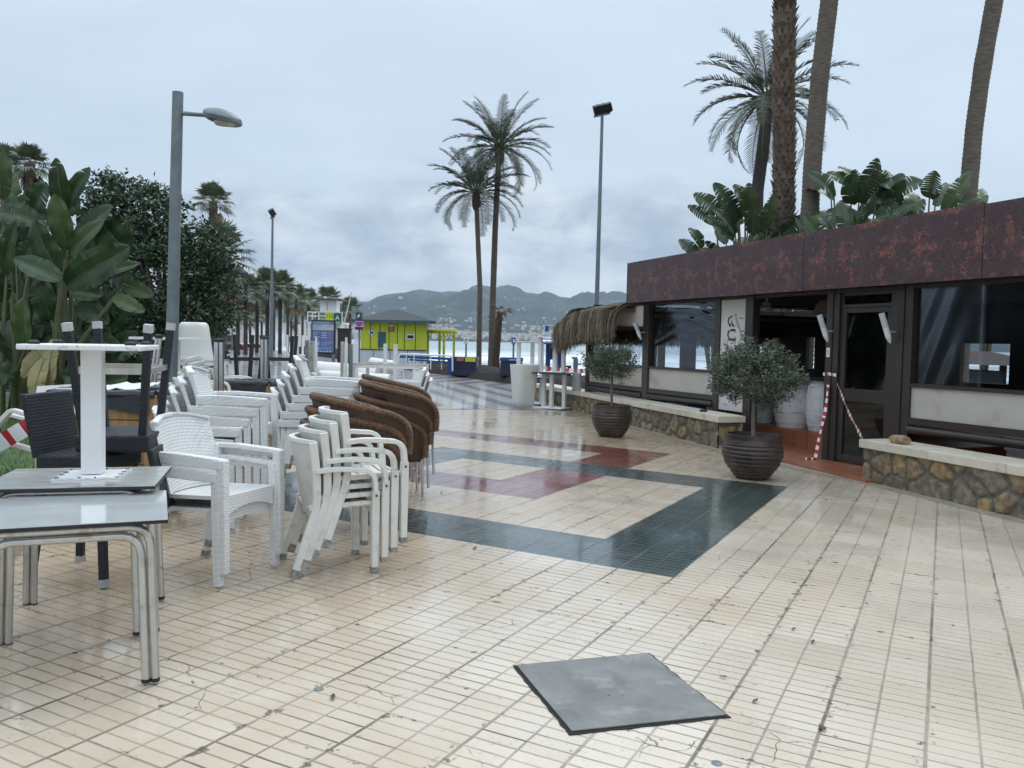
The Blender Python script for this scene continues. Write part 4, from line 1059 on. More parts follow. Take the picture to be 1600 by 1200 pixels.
def chair_round(name, label, group):
    """slender rounded arms, hollow woven back"""
    t = thing(name, label, 'armchair', group=group); w = M['weave_old']; pl = M['old_white']
    b = MB()
    for i in range(5):
        y0 = -.17+.078*i
        b.slab(lambda u, v: ((u-.5)*(.42+.012*i), y0+.068*v, .428+.004*i-.016*sin(pi*u)), 8, 1, lambda u, v, p: p+Vector((0, 0, -.016)))
    b.bar([(-.205, -.18, .422), (-.205, .23, .435)], (1, 0, 0), .03, .03); b.bar([(.205, -.18, .422), (.205, .23, .435)], (1, 0, 0), .03, .03)
    b.slab(lambda u, v: ((u-.5)*.44, .215+.01*v, .44-.06*v-.03*v*(2*u-1)**2), 8, 2, lambda u, v, p: p+Vector((0, -.018, 0)))
    b.build('seat', pl, t, smooth=True)
    b = MB()
    def bk(u, v):
        c = 2*u-1; wd = .20+.045*sin(v*1.7); return (c*wd, -.145-.085*v-.01*v*v+.085*c*c*(.35+.65*v), .36+.455*v-.05*(1-v)*c*c+.012*v)
    b.slab(bk, 14, 12, lambda u, v, p: p+Vector((0, -.018, -.004))); b.build('backrest', w, t, smooth=True)
    b = MB(); b.bar([(c*.245, -.247+.088*c*c, .827+.004*(1-c*c)) for c in (-1, -.8, -.5, -.2, .2, .5, .8, 1)], (0, 0, 1), .022, .034); b.build('top_rail', pl, t, smooth=True)
    for s in (-1, 1):
        # one moulded stile runs up the edge of the back and down into the rear leg
        b = MB(); b.bar(rounded([(s*.243, -.168, .83), (s*.232, -.142, .62), (s*.215, -.135, .42), (s*.222, -.275, .0)], 4, .08), (1, 0, 0), .036, .048)
        lg = b.build('leg', pl, t, smooth=True, bevel=.005)
        q = MB(); q.bar([(s*.2215, -.258, .05), (s*.222, -.2765, -.002)], (1, 0, 0), .038, .050); q.build('foot', M['scuff'], lg)
        b = MB(); b.bar(rounded([(s*.234, -.150, .650), (s*.258, -.02, .665), (s*.268, .205, .645), (s*.255, .222, .50)], 6, .075), (1, 0, 0), .056, .030); b.build('armrest', pl, t, smooth=True, bevel=.004)
        b = MB(); b.bar([(s*.256, .222, .52), (s*.245, .222, .41), (s*.236, .225, .0)], (1, 0, 0), [.052, .054, .044], [.042, .050, .042]); lg = b.build('leg', pl, t, smooth=True, bevel=.005)
        q = MB(); q.tube([(s*.262, .222, .487), (s*.285, .222, .487)], .007, 8); q.build('screw', M['dark_hole'], lg)
        q = MB(); q.bar([(s*.2365, .225, .03), (s*.236, .225, -.002)], (1, 0, 0), .046, .044); q.build('foot', M['scuff'], lg)
    return t
ORD = ['lowest', 'second', 'third', 'fourth', 'fifth', 'sixth', 'seventh']
protoA = protoB = None
def stack(kind, center, face, n, step, where, group):
    """chairs nested one on the next; face = direction they look, degrees from +x"""
    global protoA, protoB
    rz = R(face-90); d = Vector((cos(R(face)), sin(R(face)), 0))
    for i in range(n):
        p = Vector((center[0], center[1], gz(center[0])))+d*step[0]*i+Vector((0, 0, step[1]*i))
        nm = ('topmost' if i == n-1 else ORD[i]+(' lowest' if i else '')) if n > 1 else 'single'
        sty = 'square armed white chair' if kind == 'A' else 'round armed white chair'
        lab = f'{nm} {sty} {"stacked " if n > 1 else ""}{where}'
        jr = rz+rnd.uniform(-.012, .012)
        if kind == 'A':
            if protoA is None: protoA = chair_square('resin_armchair', lab, group); protoA.location = p; protoA.rotation_euler.z = jr
            else: dup(protoA, p, jr, lab, group)
        else:
            if protoB is None: protoB = chair_round('resin_armchair', lab, group); protoB.location = p; protoB.rotation_euler.z = jr
            else: dup(protoB, p, jr, lab, group)
def P2(px, Y): return ((px-800)/F*Y/1.0, Y)
stack('B', (-1.15, 5.47), 25, 4, (.062, .058), 'in front of the brown wicker chairs', 'round armed chairs stacked in front')
stack('A', (-1.82, 5.22), -21, 2, (.035, .075), 'behind the pale glossy table', 'square armed chairs stacked by the tables')
stack('A', (-2.36, 6.55), 8, 5, (.06, .077), 'right behind the two front chairs', 'square armed chairs in the tall middle stack')
stack('A', (-1.98, 8.15), 8, 6, (.052, .076), 'between the lined planter and the wicker chairs', 'square armed chairs in the rear stack')
stack('B', (-3.82, 11.2), 12, 4, (.06, .062), 'behind the dark lined wooden planter', 'round armed chairs behind the lined planter')
stack('B', (-3.70, 9.9), 10, 4, (.055, .062), 'at the foot of the thick chrome pole', 'round armed chairs by the chrome pole')
stack('A', (-5.05, 13.2), 170, 3, (.06, .077), 'below the glass topped table with the upturned planter', 'square armed chairs under the glass table')
stack('B', (-2.75, 12.6), 5, 2, (.06, .062), 'next to the white rolls and grey posts', 'round armed chairs by the white rolls')
stack('A', (-1.55, 12.8), 200, 3, (.05, .077), 'behind the wicker chairs below the high table', 'square armed chairs below the high table')

# ------------------------------------------------------------------ brown wicker tub chairs
def wicker(label, group):
    t = thing('wicker_chair', label, 'wicker chair', group=group); k = M['wicker_roll']
    rim = [(.285, .30, .40), (.292, .305, .53), (.298, .275, .625), (.305, .18, .69), (.31, .04, .73), (.30, -.12, .765), (.255, -.255, .795), (.15, -.335, .815), (0, -.36, .82)]
    full = [Vector(p) for p in rim]+[Vector((-p[0], p[1], p[2])) for p in rim[-2::-1]]
    fine = []
    for i in range(len(full)-1):
        a = full[max(0, i-1)]; b_ = full[i]; c = full[i+1]; d = full[min(len(full)-1, i+2)]
        for j in range(5):
            s = j/5; fine.append(.5*((2*b_)+(c-a)*s+(2*a-5*b_+4*c-d)*s*s+(3*b_-a-3*c+d)*s**3))
    fine.append(full[-1]); n = len(fine)
    braid = []
    for i in range(n-1): braid += [fine[i].lerp(fine[i+1], j/7) for j in range(7)]
    b = MB(); b.tube(braid, [.024+.0065*abs(sin(i*pi/4)) for i in range(len(braid))], 12); b.build('rim', k, t, smooth=True)
    b = MB(); lo = lambda p: Vector((p.x*.86, p.y*.80+.02, .36))
    vs = []; nr = 9
    for i, p in enumerate(fine):
        q = lo(p)
        for j in range(nr): vs.append(p.lerp(q, j/(nr-1)))
    fs = []
    for i in range(n-1):
        for j in range(nr-1):
            # half-moon openings on both sides
            u = i/(n-1); hole = any(abs(u-c) < .045 and 2 <= j <= 4 and not (j == 2 and abs(u-c) > .025) for c in (.34, .66))
            if not hole:
                a = i*nr+j; fs.append((a, a+1, a+nr+1, a+nr))
    b.add(vs, fs); sh = b.build('shell', M['wicker'], t, smooth=True, ang=0); so_ = sh.modifiers.new('thick', 'SOLIDIFY'); so_.thickness = .016
    for c in (.34, .66):
        i0 = int(c*(n-1)); pts = []
        for a in range(9):
            an = pi*a/8; i = i0+2.8*cos(an); ii = int(i); f = i-ii; p = fine[ii].lerp(fine[ii+1], f); pts.append(p.lerp(lo(p), .60-.36*sin(an)))
        q = MB(); q.tube(pts, .012, 8); q.build('opening_edge', k, t, smooth=True)
    b = MB(); b.lathe([(.26, .36), (.285, .375), (.285, .415), (.26, .43), (.02, .42)], 30, (0, .02, 0)); b.build('seat', M['wicker'], t, smooth=True)
    for s in (-1, 1):
        for y, x, y2 in ((.285, .27, .29), (-.2, .19, -.26)):
            b = MB(); b.tube([(s*x*.97, y*.95, .40), (s*x, y2, .0)], .0115, 8); b.build('leg', M['chrome'], t, smooth=True)
    return t
wp = None
def wstack(c, face, n, step, where, group):
    global wp
    d = Vector((cos(R(face)), sin(R(face)), 0))
    for i in range(n):
        p = Vector((c[0], c[1], gz(c[0])))+d*step[0]*i+Vector((0, 0, step[1]*i)); rz = R(face-90)+rnd.uniform(-.02, .02)
        nm = 'topmost' if i == n-1 else ORD[i]+(' lowest' if i else ''); lab = f'{nm} brown wicker chair of the {where}'
        if wp is None: wp = wicker(lab, group); wp.location = p; wp.rotation_euler.z = rz
        else: dup(wp, p, rz, lab, group)
wstack((-1.22, 6.55), 22, 3, (.035, .10), 'short stack behind the white round armed chairs', 'wicker chairs in the short stack')
wstack((-1.13, 7.95), 12, 3, (.05, .12), 'middle wicker stack leaning towards the open paving', 'wicker chairs in the middle stack')
wstack((-1.34, 9.35), 18, 3, (.045, .115), 'rear wicker stack below the high glass table', 'wicker chairs in the rear stack')

# ------------------------------------------------------------------ tables in front
def tube_table(label, c, rz, w, d, h, topm, zoff=0):
    t = thing('terrace_table', label, 'table', (c[0], c[1], gz(c[0])), rz)
    b = MB(); b.box(-w/2, w/2, -d/2, d/2, h-.018, h-.004); b.build('top_core', M['top_edge'], t, bevel=.002)
    b = MB(); b.box(-w/2+.002, w/2-.002, -d/2+.002, d/2-.002, h-.0035, h); b.build('tabletop', topm, t)
    for sy in (-1, 1):
        y = sy*(d/2-.065)
        b = MB()
        for o in (0, .036):
            b.tube(rounded([(-w/2+.05+o, y+sy*.035, .012), (-w/2+.07+o, y, h-.036-o), (w/2-.07-o, y, h-.036-o), (w/2-.05-o, y+sy*.035, .012)], 6, .09), .0175, 12)
        lg = b.build('leg_frame', M['alu'], t, smooth=True)
        for sx in (-1, 1):
            q = MB()
            for o in (0, .036): q.tube([(sx*(w/2-.05-o), y+sy*.035, 0), (sx*(w/2-.05-o), y+sy*.035, .016)], .0185, 10)
            q.build('rubber_foot', M['rubber'], lg)
    b = MB(); b.box(-.02, .02, -d/2+.1, d/2-.1, h-.045, h-.02); b.build('crossbar', M['alu'], t)
    return t
tube_table('pale glossy table with aluminium double tube legs, nearest to the paving edge', (-1.892, 3.684), R(22.5), .76, .71, .685, M['glass_top'])
tube_table('grey wood grained table carrying the upturned white pedestal', (-2.13, 4.24), R(15), .76, .63, .722, M['wood_top'])
def pedestal():
    z0 = gz(-2.13)+.7225; d_ = ray(146, 743); k_ = (z0-HC)/d_[2]; c = Vector((d_[0]*k_, d_[1]*k_, z0))
    t = thing('upturned_pedestal', 'white table pedestal turned upside down on the grey wood grained table', 'table base', (c.x, c.y, z0), R(14)); h = .632
    b = MB(); b.box(-.048, .048, -.048, .048, .012, h); b.build('column', M['paint_white'], t, bevel=.006)
    b = MB(); pts = []
    for i in range(24):
        a = 2*pi*i/24; k = .155/max(abs(cos(a)), abs(sin(a))); k *= 1 if i % 2 else .80; pts.append((k*cos(a), k*sin(a)))
    b.prism(pts, 0, .010); b.build('mounting_plate', M['paint_white'], t)
    q = MB()
    for i in range(1, 24, 2):
        a = 2*pi*i/24; k = .135/max(abs(cos(a)), abs(sin(a))); q.cbox((k*cos(a), k*sin(a), .011), (.022, .008, .004), Matrix.Rotation(a, 3, 'Z'))
    q.build('slots', M['dark_hole'], t)
    b = MB(); b.box(-.27, .27, -.27, .27, h, h+.026); bp = b.build('base_plate', M['scratched'], t, bevel=.006)
    for sx in (-1, 1):
        for sy in (-1, 1):
            q = MB(); q.lathe([(.026, 0), (.026, .012), (.012, .02)], 12, (sx*.21, sy*.21, h+.026)); q.build('glide', M['rubber'], bp)
pedestal()

# ------------------------------------------------------------------ black rattan counter chairs
def rattan(label):
    t = thing('rattan_stool', label, 'rattan chair', group='black rattan counter chairs'); k = M['black_weave']; H = .735
    for sx in (-1, 1):
        for sy in (-1, 1):
            b = MB(); b.bar([(sx*.175, sy*.155, H-.05), (sx*.245, sy*.215, .03)], (1, 0, 0), .043, .043); lg = b.build('leg', k, t, bevel=.006)
            q = MB(); q.bar([(sx*.243, sy*.213, .045), (sx*.2475, sy*.217, 0)], (1, 0, 0), .046, .046); q.build('foot_cap', M['cap'], lg)
    b = MB(); b.box(-.22, .22, -.20, .20, H-.10, H); b.build('seat', k, t, bevel=.015)
    b = MB(); b.slab(lambda u, v: ((u-.5)*.44, -.185-.07*v, H-.02+.36*v), 6, 6, lambda u, v, p: p+Vector((0, -.035, 0))); b.build('backrest', k, t, smooth=True, bevel=.008)
    for sy in (-1, 1):
        b = MB(); b.bar([(-.20, sy*.198, .27), (.20, sy*.198, .27)], (0, 0, 1), .032, .016); b.build('stretcher', M['alu'], t)
    for sx in (-1, 1):
        b = MB(); b.bar([(sx*.217, -.18, .27), (sx*.217, .18, .27)], (0, 0, 1), .032, .016); b.build('stretcher', M['alu'], t)
    return t
rc = (-2.47, 5.02)
r1 = rattan('black rattan counter chair standing upright behind the grey wood grained table'); r1.location = (rc[0], rc[1], gz(rc[0])); r1.rotation_euler.z = R(-94)
dup(r1, (rc[0]+.17, rc[1]+.03, gz(rc[0])+.735*2+.02), 0, 'black rattan counter chair turned upside down on the upright one, legs in the air', None, rot=(pi, R(2), R(-82)))

# ------------------------------------------------------------------ wooden planters, poles, lamp post
def planter(label, c, w, d, h, rz, rim=.06):
    t = thing('wooden_planter', label, 'planter', (c[0], c[1], gz(c[0])), rz)
    b = MB(); n = 5
    for i in range(n):
        z0 = .03+i*(h-.05)/n; z1 = .03+(i+1)*(h-.05)/n-.008
        b.box(-w/2, w/2, -d/2, -d/2+.02, z0, z1); b.box(-w/2, w/2, d/2-.02, d/2, z0, z1); b.box(-w/2, -w/2+.02, -d/2+.021, d/2-.021, z0, z1); b.box(w/2-.02, w/2, -d/2+.021, d/2-.021, z0, z1)
    b.build('boards', M['pine'], t)
    for sx in (-1, 1):
        for sy in (-1, 1):
            q = MB(); q.box(min(sx*(w/2+.014), sx*(w/2-.08)), max(sx*(w/2+.014), sx*(w/2-.08)), min(sy*(d/2+.003), sy*(d/2+.018)), max(sy*(d/2+.003), sy*(d/2+.018)), 0, h); q.build('corner_board', M['pine'], t, bevel=.003)
    b = MB(); P = [(-w/2, -d/2), (w/2, -d/2), (w/2, d/2), (-w/2, d/2)]
    for i in range(4):
        a = Vector((*P[i], h)); e = Vector((*P[(i+1) % 4], h)); m_ = 10
        b.tube([a.lerp(e, j/m_)+Vector((0, 0, .010*noise.noise((j*.7, i*3.1, 1)))) for j in range(m_+1)], [.036+.012*noise.noise((j*.9, i*2.3, 5)) for j in range(m_+1)], 8)
    b.add([(x*.97, y*.97, h-.06) for x, y in P], [(0, 1, 2, 3)])
    b.grid(lambda u, v: ((u-.5)*w*.9, -d/2-.028-.012*sin(u*9), h-(.05+.11*u)*v), 12, 3)
    b.build('liner', M['liner'], t, smooth=True)
    return t
p_ = AT(185, 650, 7.0); planter('pine planter box with a grey rolled rim behind the black rattan chairs', (p_.x, p_.y), .80, .62, .93, R(4))
p_ = AT(398, 640, 10.6); planter('pine planter box with a crumpled dark liner between the white chair stacks', (p_.x, p_.y), .56, .5, .84, R(-6))
p_ = AT(262, 640, 10.2); planter('half hidden pine planter box by the foot of the street lamp', (p_.x, p_.y), .5, .5, .70, R(10))
q_ = AT(205, 590, 7.0)
b = MB(); b.slab(lambda u, v: (-.26+.52*u, -.18+.36*v, .03*noise.noise((u*6, v*6, 2))+.05*u*v), 14, 10, lambda u, v, p: p+Vector((0, 0, -.004))); tag(b.build('plastic_sheet', M['roll'], loc=(q_.x-.1, q_.y+.05, .12+.935), smooth=True), 'crumpled white plastic sheet on the planter behind the rattan chairs', 'sheet')
def pole(label, px, pyt, Y, w, tw=False, name='chrome_pole', m_='chrome', lean=0, base=True):
    top = AT(px, pyt, Y); x = top.x-lean; z0 = gz(x); t = thing(name, label, 'pole', (x, Y, z0)); h = top.z-z0
    b = MB()
    for o in ((-w*.27, w*.27) if tw else (0,)): b.tube([(o, 0, .04), (o+lean, 0, h)], w*(.27 if tw else .5), 14)
    b.build('tube', M[m_], t, smooth=True)
    b = MB(); b.lathe([(w*.58, h-.01), (w*.60, h), (w*.60, h+.02), (w*.3, h+.026)], 14, (lean, 0, 0)); b.build('cap', M['black_metal'] if m_ == 'chrome' else M['paint_white'], t)
    b = MB(); b.lathe([(.19, 0), (.19, .03), (w*.62, .05), (w*.62, .12)], 20); b.build('foot', M['galv'], t, smooth=True)
pole('thick chrome parasol pole between the white chair stacks and the lined planter', 342, 533, 9.0, .10, True)
pole('chrome parasol pole leaning over the planter behind the rattan chairs', 248, 527, 8.2, .062, True, lean=.16)
pole('chrome parasol pole beside the upturned black chairs', 413, 529, 12.4, .105, True)
def street_lamp():
    Yl = 10.5; top = AT(278, 144, Yl); bot = AT(265, 700, Yl); z0 = gz(top.x); t = thing('street_lamp', 'tall grey street lamp with one flat head on a short arm', 'street lamp', (bot.x-.0, Yl, z0))
    dx = top.x-bot.x; h = top.z-z0
    b = MB(); b.tube([(0, 0, .02), (dx*.5, 0, h*.5), (dx, 0, h)], [.078, .070, .064], 22); b.build('post', M['galv'], t, smooth=True)
    b = MB(); b.lathe([(.17, 0), (.17, .025), (.085, .03), (.085, .16)], 20); b.build('base', M['galv'], t)
    a = AT(289, 177, Yl); c = AT(322, 180, Yl); e = AT(376, 192, Yl); O = Vector((bot.x, Yl, z0))
    b = MB(); b.tube([a-O-Vector((.07, 0, 0)), c-O], [.028, .024], 10); b.build('arm', M['galv'], t, smooth=True)
    b = MB(); L = (e-c).length
    sec = []
    for i in range(15):
        u = i/14; wd = .03+.17*sin(pi*min(1, u*.90+.08))**.5; hh = .03+.085*sin(pi*min(1, u*.86+.12))**.7; p = (c-O).lerp(e-O, u)
        sec.append([p+Vector((0, wd*cos(2*pi*k/14), hh*max(-.45, sin(2*pi*k/14)))) for k in range(14)])
    vs = [q for s in sec for q in s]; fs = []
    for i in range(14):
        for k in range(14): fs.append((i*14+k, i*14+(k+1) % 14, (i+1)*14+(k+1) % 14, (i+1)*14+k))
    fs += [tuple(range(13, -1, -1)), tuple(14*14+k for k in range(14))]; b.add(vs, fs); hd = b.build('head', M['galv'], t, smooth=True)
    q = MB(); mid = (c-O).lerp(e-O, .55); q.lathe([(.02, -.065), (.12, -.062), (.13, -.03)], 18, mid); q.build('lamp_lens', M['lamp_glass'], hd, smooth=True)
street_lamp()

# ------------------------------------------------------------------ tall white planters and white pedestal tables by the far edge of the paving
def tall_planter(label, loc, h, wt, wb, rot=None, dz=0):
    b = MB(); n = 16; L = []
    for i in range(n+1):
        z = i/n; r = wb/2+(wt-wb)/2*z**.9
        if z < .08: r *= .86+.14*sqrt(z/.08)
        L.append((r, z*h))
    L += [(wt/2*.9, h), (wt/2*.86, h*.93)]
    def sq(a, z): return 1/(abs(cos(a))**5+abs(sin(a))**5)**(1/5)
    b.lathe(L, 36, wob=sq); o = b.build('tall_planter', M['roll'], smooth=True, ang=50, loc=loc)
    if rot: o.rotation_euler = rot
    return tag(o, label, 'planter', 'tall white planters')
g = G(818, 637); tall_planter('tall white tapered planter standing upright next to the white pedestal tables', (g.x, g.y+.25, gz(g.x)), .98, .55, .40, (0, 0, .5))
def bar_table(label, loc, h, rz, flip=False, group='white twin column tables', top=None, off=.30):
    t = thing('pedestal_table', label, 'table', loc, rz, group)
    for x, y in ((-off, .07), (0, -.09), (off*.9, .02)):
        b = MB(); b.box(x-.042, x+.042, y-.042, y+.042, .028, h); b.build('column', M['paint_white'], t, bevel=.004)
    b = MB(); b.box(-.36, .36, -.27, .27, .006, .028); bp = b.build('base_plate', M['paint_white'], t, bevel=.005)
    for sx in (-1, 1):
        for sy in (-1, 1):
            q = MB(); q.lathe([(.024, -.012), (.026, .006)], 10, (sx*.32, sy*.23, 0)); q.build('glide', M['rubber'], bp)
    if top:
        b = MB(); b.prism([(.40*cos(2*pi*i/40), .34*sin(2*pi*i/40)) for i in range(40)] if top == 'oval' else [(-.42, -.32), (.42, -.32), (.42, .32), (-.42, .32)], h, h+.022); b.build('tabletop', M['top_edge'], t, bevel=.003)
    else:
        b = MB(); b.box(-.33, .33, -.2, .2, h, h+.012); b.build('mounting_frame', M['paint_white'], t)
    if flip: t.rotation_euler = (pi, 0, rz)
    return t
g = G(865, 640); tz = gz(1.0); bar_table('white twin column table standing by the stone wall with a dark top', (g.x, g.y+.22, tz+.012), .80, R(-32), top='rect')
bar_table('white twin column table set upside down on the dark topped one', (g.x-.02, g.y+.30, tz+.012+.80+.022+.82+.012), .81, R(-28), flip=True)
g2 = AT(828, 600, 20.8); bar_table('white column table turned upside down behind the tall white planter', (g2.x+.02, g2.y, .66+.86), .86, R(-18), flip=True)
bar_table('white column table hidden behind the tall planter carrying the upturned one', (g2.x+.02, g2.y, gz(g2.x)+.012), .62, R(-20), top='rect')

# ------------------------------------------------------------------ white framed tables and their load
def frame_table(label, c, w, d, h, rz, topm='glass', group='white framed tables'):
    t = thing('framed_table', label, 'table', (c[0], c[1], gz(c[0])), rz, group)
    for sx in (-1, 1):
        for sy in (-1, 1):
            b = MB(); b.box(sx*(w/2-.03)-.025, sx*(w/2-.03)+.025, sy*(d/2-.03)-.025, sy*(d/2-.03)+.025, 0, h-.09); b.build('leg', M['paint_white'], t)
    b = MB(); b.box(-w/2, w/2, -d/2, d/2, h-.09, h-.022); b.build('apron', M['paint_white'], t, bevel=.003)
    b = MB(); b.box(-w/2-.01, w/2+.01, -d/2-.01, d/2+.01, h-.021, h); b.build('tabletop', M['top_edge'] if topm == 'dark' else M['glass_top'], t, bevel=.002)
    return t
p_ = AT(610, 576, 16.5); frame_table('high white framed table behind the rear wicker stack', (p_.x, p_.y), 1.30, .75, .965, R(-14))
p_ = AT(300, 575, 13.6); frame_table('white framed table carrying the upturned white planter near the lamp post', (p_.x, p_.y), 1.0, .8, 1.0-.02, R(8))
tall_planter('white tapered planter turned upside down on a framed table near the lamp post', (p_.x+.03, p_.y, gz(p_.x)+.981+.58), .58, .56, .40, (pi, 0, .2))
p_ = AT(255, 545, 12.0); b = MB(); b.box(-.40, .40, -.3, .3, 0, .03); b.box(-.055, .055, -.05, .05, -.9, 0)
b = MB(); t = thing('pedestal_table', 'white single column table with a thin square top beside the lamp post', 'table', (p_.x+.05, p_.y, gz(p_.x)), R(6))
h = AT(255, 527, 12.0).z-gz(p_.x)
q = MB(); q.box(-.4, .4, -.35, .35, h-.035, h); q.build('tabletop', M['paint_white'], t, bevel=.004)
q = MB(); q.box(.03, .17, -.06, .06, .03, h-.035); q.build('column', M['paint_white'], t, bevel=.004)
q = MB(); q.box(-.3, .3, -.3, .3, 0, .03); q.build('base_plate', M['paint_white'], t, bevel=.004)
for i, (px, Y, nm) in enumerate(((380, 14.2, 'black slatted chair turned upside down, the one nearer the lamp post'), (436, 14.6, 'black slatted chair turned upside down, the one nearer the info panel'))):
    p_ = AT(px, 590, Y); t = thing('upturned_chair', nm, 'chair', (p_.x, Y, .70), R(-8+14*i), 'black chairs upside down on a white table')
    for sx in (-1, 1):
        for sy in (-1, 1):
            b = MB(); b.bar([(sx*.20, sy*.19, .08), (sx*.26, sy*.22, .82)], (1, 0, 0), .052, .052); b.build('leg', M['black_metal'], t)
    for sy in (-1, 1):
        b = MB(); b.bar([(-.23, sy*.205, .42), (.23, sy*.205, .42)], (0, 0, 1), .05, .02); b.build('stretcher', M['black_metal'], t)
    b = MB(); b.box(-.24, .24, -.23, .23, .02, .08); b.build('seat', M['black_metal'], t)
p_ = AT(410, 600, 14.4); frame_table('low white framed table under the two upturned black chairs', (p_.x, p_.y), 1.6, .8, .52, R(-4))
# white rolls on a dark topped table
p_ = AT(545, 600, 20.0); frame_table('dark topped table under the white plastic rolls', (p_.x, p_.y), 1.95, .9, .30, R(-3), 'dark')
def roll(lab, px0, px1, py, Y, r0, zb, rz=0, tilt=0):
    a = AT(px0, py, Y); c = AT(px1, py, Y); L = (c-a).length; b = MB()
    b.tube([(0, 0, 0), (L, 0, 0)], r0, 28); b.tube([(-.012, 0, 0), (.001, 0, 0)], r0*.82, 28, mi=1)
    o = b.build('plastic_roll', [M['roll'], M['canvas']], smooth=True, loc=(a.x, Y, zb), rz=rz); o.rotation_euler.y = tilt; return tag(o, lab, 'roll', 'white plastic rolls')
zt = gz(p_.x)+.30
roll('thick white plastic roll at the back of the dark topped table', 490, 590, 580, 20.2, .27, zt+.27, R(-3), R(3)); roll('slimmer white roll with a stained open end on the dark topped table', 500, 610, 595, 19.75, .17, zt+.17, R(-4), R(2))
roll('short white roll tipped over in front of the pale kiosk base', 580, 626, 572, 23.5, .19, .80, R(-20), R(6))
p_ = AT(604, 590, 23.6); frame_table('small framed table under the short tipped roll', (p_.x, p_.y), .8, .5, .61, R(-20))
# pale posts with caps (folded parasol columns), in front of the kiosk
def stand(lab, px, pyt, Y, w, m_, cap):
    top = AT(px, pyt, Y); t = thing('parasol_column', lab, 'column', (top.x, Y, gz(top.x)), R(rnd.uniform(-20, 20)), 'parasol columns stored on the paving'); h = top.z-gz(top.x)
    b = MB(); b.box(-w/2, w/2, -w/2, w/2, .02, h-(.10 if cap else 0)); b.build('column', M[m_], t, bevel=.004)
    b = MB(); b.box(-.16, .16, -.16, .16, 0, .02); b.build('base_plate', M['galv'], t)
    if cap:
        b = MB(); b.box(-w*.33, w*.33, -w*.33, w*.33, h-.10, h); b.build('cap', M['paint_white'], t)
for a in (('square grey column with a white cap beside the info panel edge', 480, 524, 17.5, .085, 'galv', 1), ('slim white column in front of the info panel', 494, 526, 17.0, .055, 'paint_white', 1),
          ('ribbed aluminium column behind the topmost rear chair', 487, 533, 16.6, .10, 'alu', 0), ('bright white column with a white cap between two grey ones', 541, 527, 16.8, .06, 'paint_white', 1),
          ('grey aluminium column nearest the white rolls', 535, 534, 16.4, .06, 'alu', 0), ('grey aluminium column behind the bright white one', 548, 538, 16.2, .06, 'galv', 0), ('wide white column below the pink sign', 556, 528, 18.5, .11, 'paint_white', 1),
          ('white post in front of the kiosk door', 602, 537, 22, .09, 'paint_white', 0), ('white post in front of the kiosk window', 618, 538, 22.5, .10, 'paint_white', 0)): stand(*a)
# stacked thin white legs (table frames on end)
p_ = AT(460, 590, 17); t = thing('table_frame', 'slender white table frame turned legs up near the info panel', 'table', (p_.x, p_.y, gz(p_.x)), R(15))
for i, (x, y) in enumerate(((-.14, -.2), (-.03, .2), (.06, -.2), (.16, .2))):
    b = MB(); b.box(x-.02, x+.02, y-.02, y+.02, .42, 1.42); b.build('leg', M['paint_white'], t)
b = MB(); b.box(-.18, .2, -.22, .22, .99, 1.03); b.build('stretcher', M['paint_white'], t)
b = MB(); b.box(-.3, .32, -.3, .3, .38, .42); b.box(-.04, .04, -.04, .04, 0, .38); b.build('tabletop', M['paint_white'], t)

# ------------------------------------------------------------------ lawn corner: tape, folded white frame, pallet, white box
lawn = MB()
edge = [(-2.75, 3.6), (-3.15, 5.25), (-3.7, 6.8), (-4.3, 9.0), (-5.4, 12.5), (-7.5, 17)]
def ex(y):
    for (x0, y0), (x1, y1) in zip(edge, edge[1:]):
        if y0 <= y <= y1: return x0+(x1-x0)*(y-y0)/(y1-y0)
    return edge[0][0] if y < edge[0][1] else edge[-1][0]
lawn.grid(lambda u, v: (lambda y: (lambda x: (x, y, gz(x)+.03+.03*noise.noise((x*.7, y*.7, 0))))(ex(y)-.05-(22*u**1.5)))(3.0+14*v), 40, 40)
struct(lawn.build('lawn', M['grass_soil'], smooth=True, ang=0))
gb = MB(); r = random.Random(2)
for i in range(26000):
    y = r.uniform(4.2, 14); x = ex(y)-.06-r.random()**1.6*5.5; z = gz(x)+.03; a = r.uniform(0, 2*pi); h = r.uniform(.03, .075); w = .006; d = Vector((cos(a), sin(a), 0)); q = Vector((x, y, z)); ln = Vector((r.uniform(-.03, .03), r.uniform(-.03, .03), h))
    gb.add([q-d*w, q+d*w, q+ln], [(0, 1, 2)])
o = gb.build('grass', M['blade']); struct(o, 'stuff'); o['label'] = 'short green grass of the lawn corner'
b = MB()
pts = [Vector((ex(y)+.03, y, gz(ex(y))+.02)) for y in [3.6+.35*i for i in range(39)]]
b.bar(pts, (0, 0, 1), .13, .12); struct(b.build('kerb', M['kerb'], smooth=True, bevel=.02))
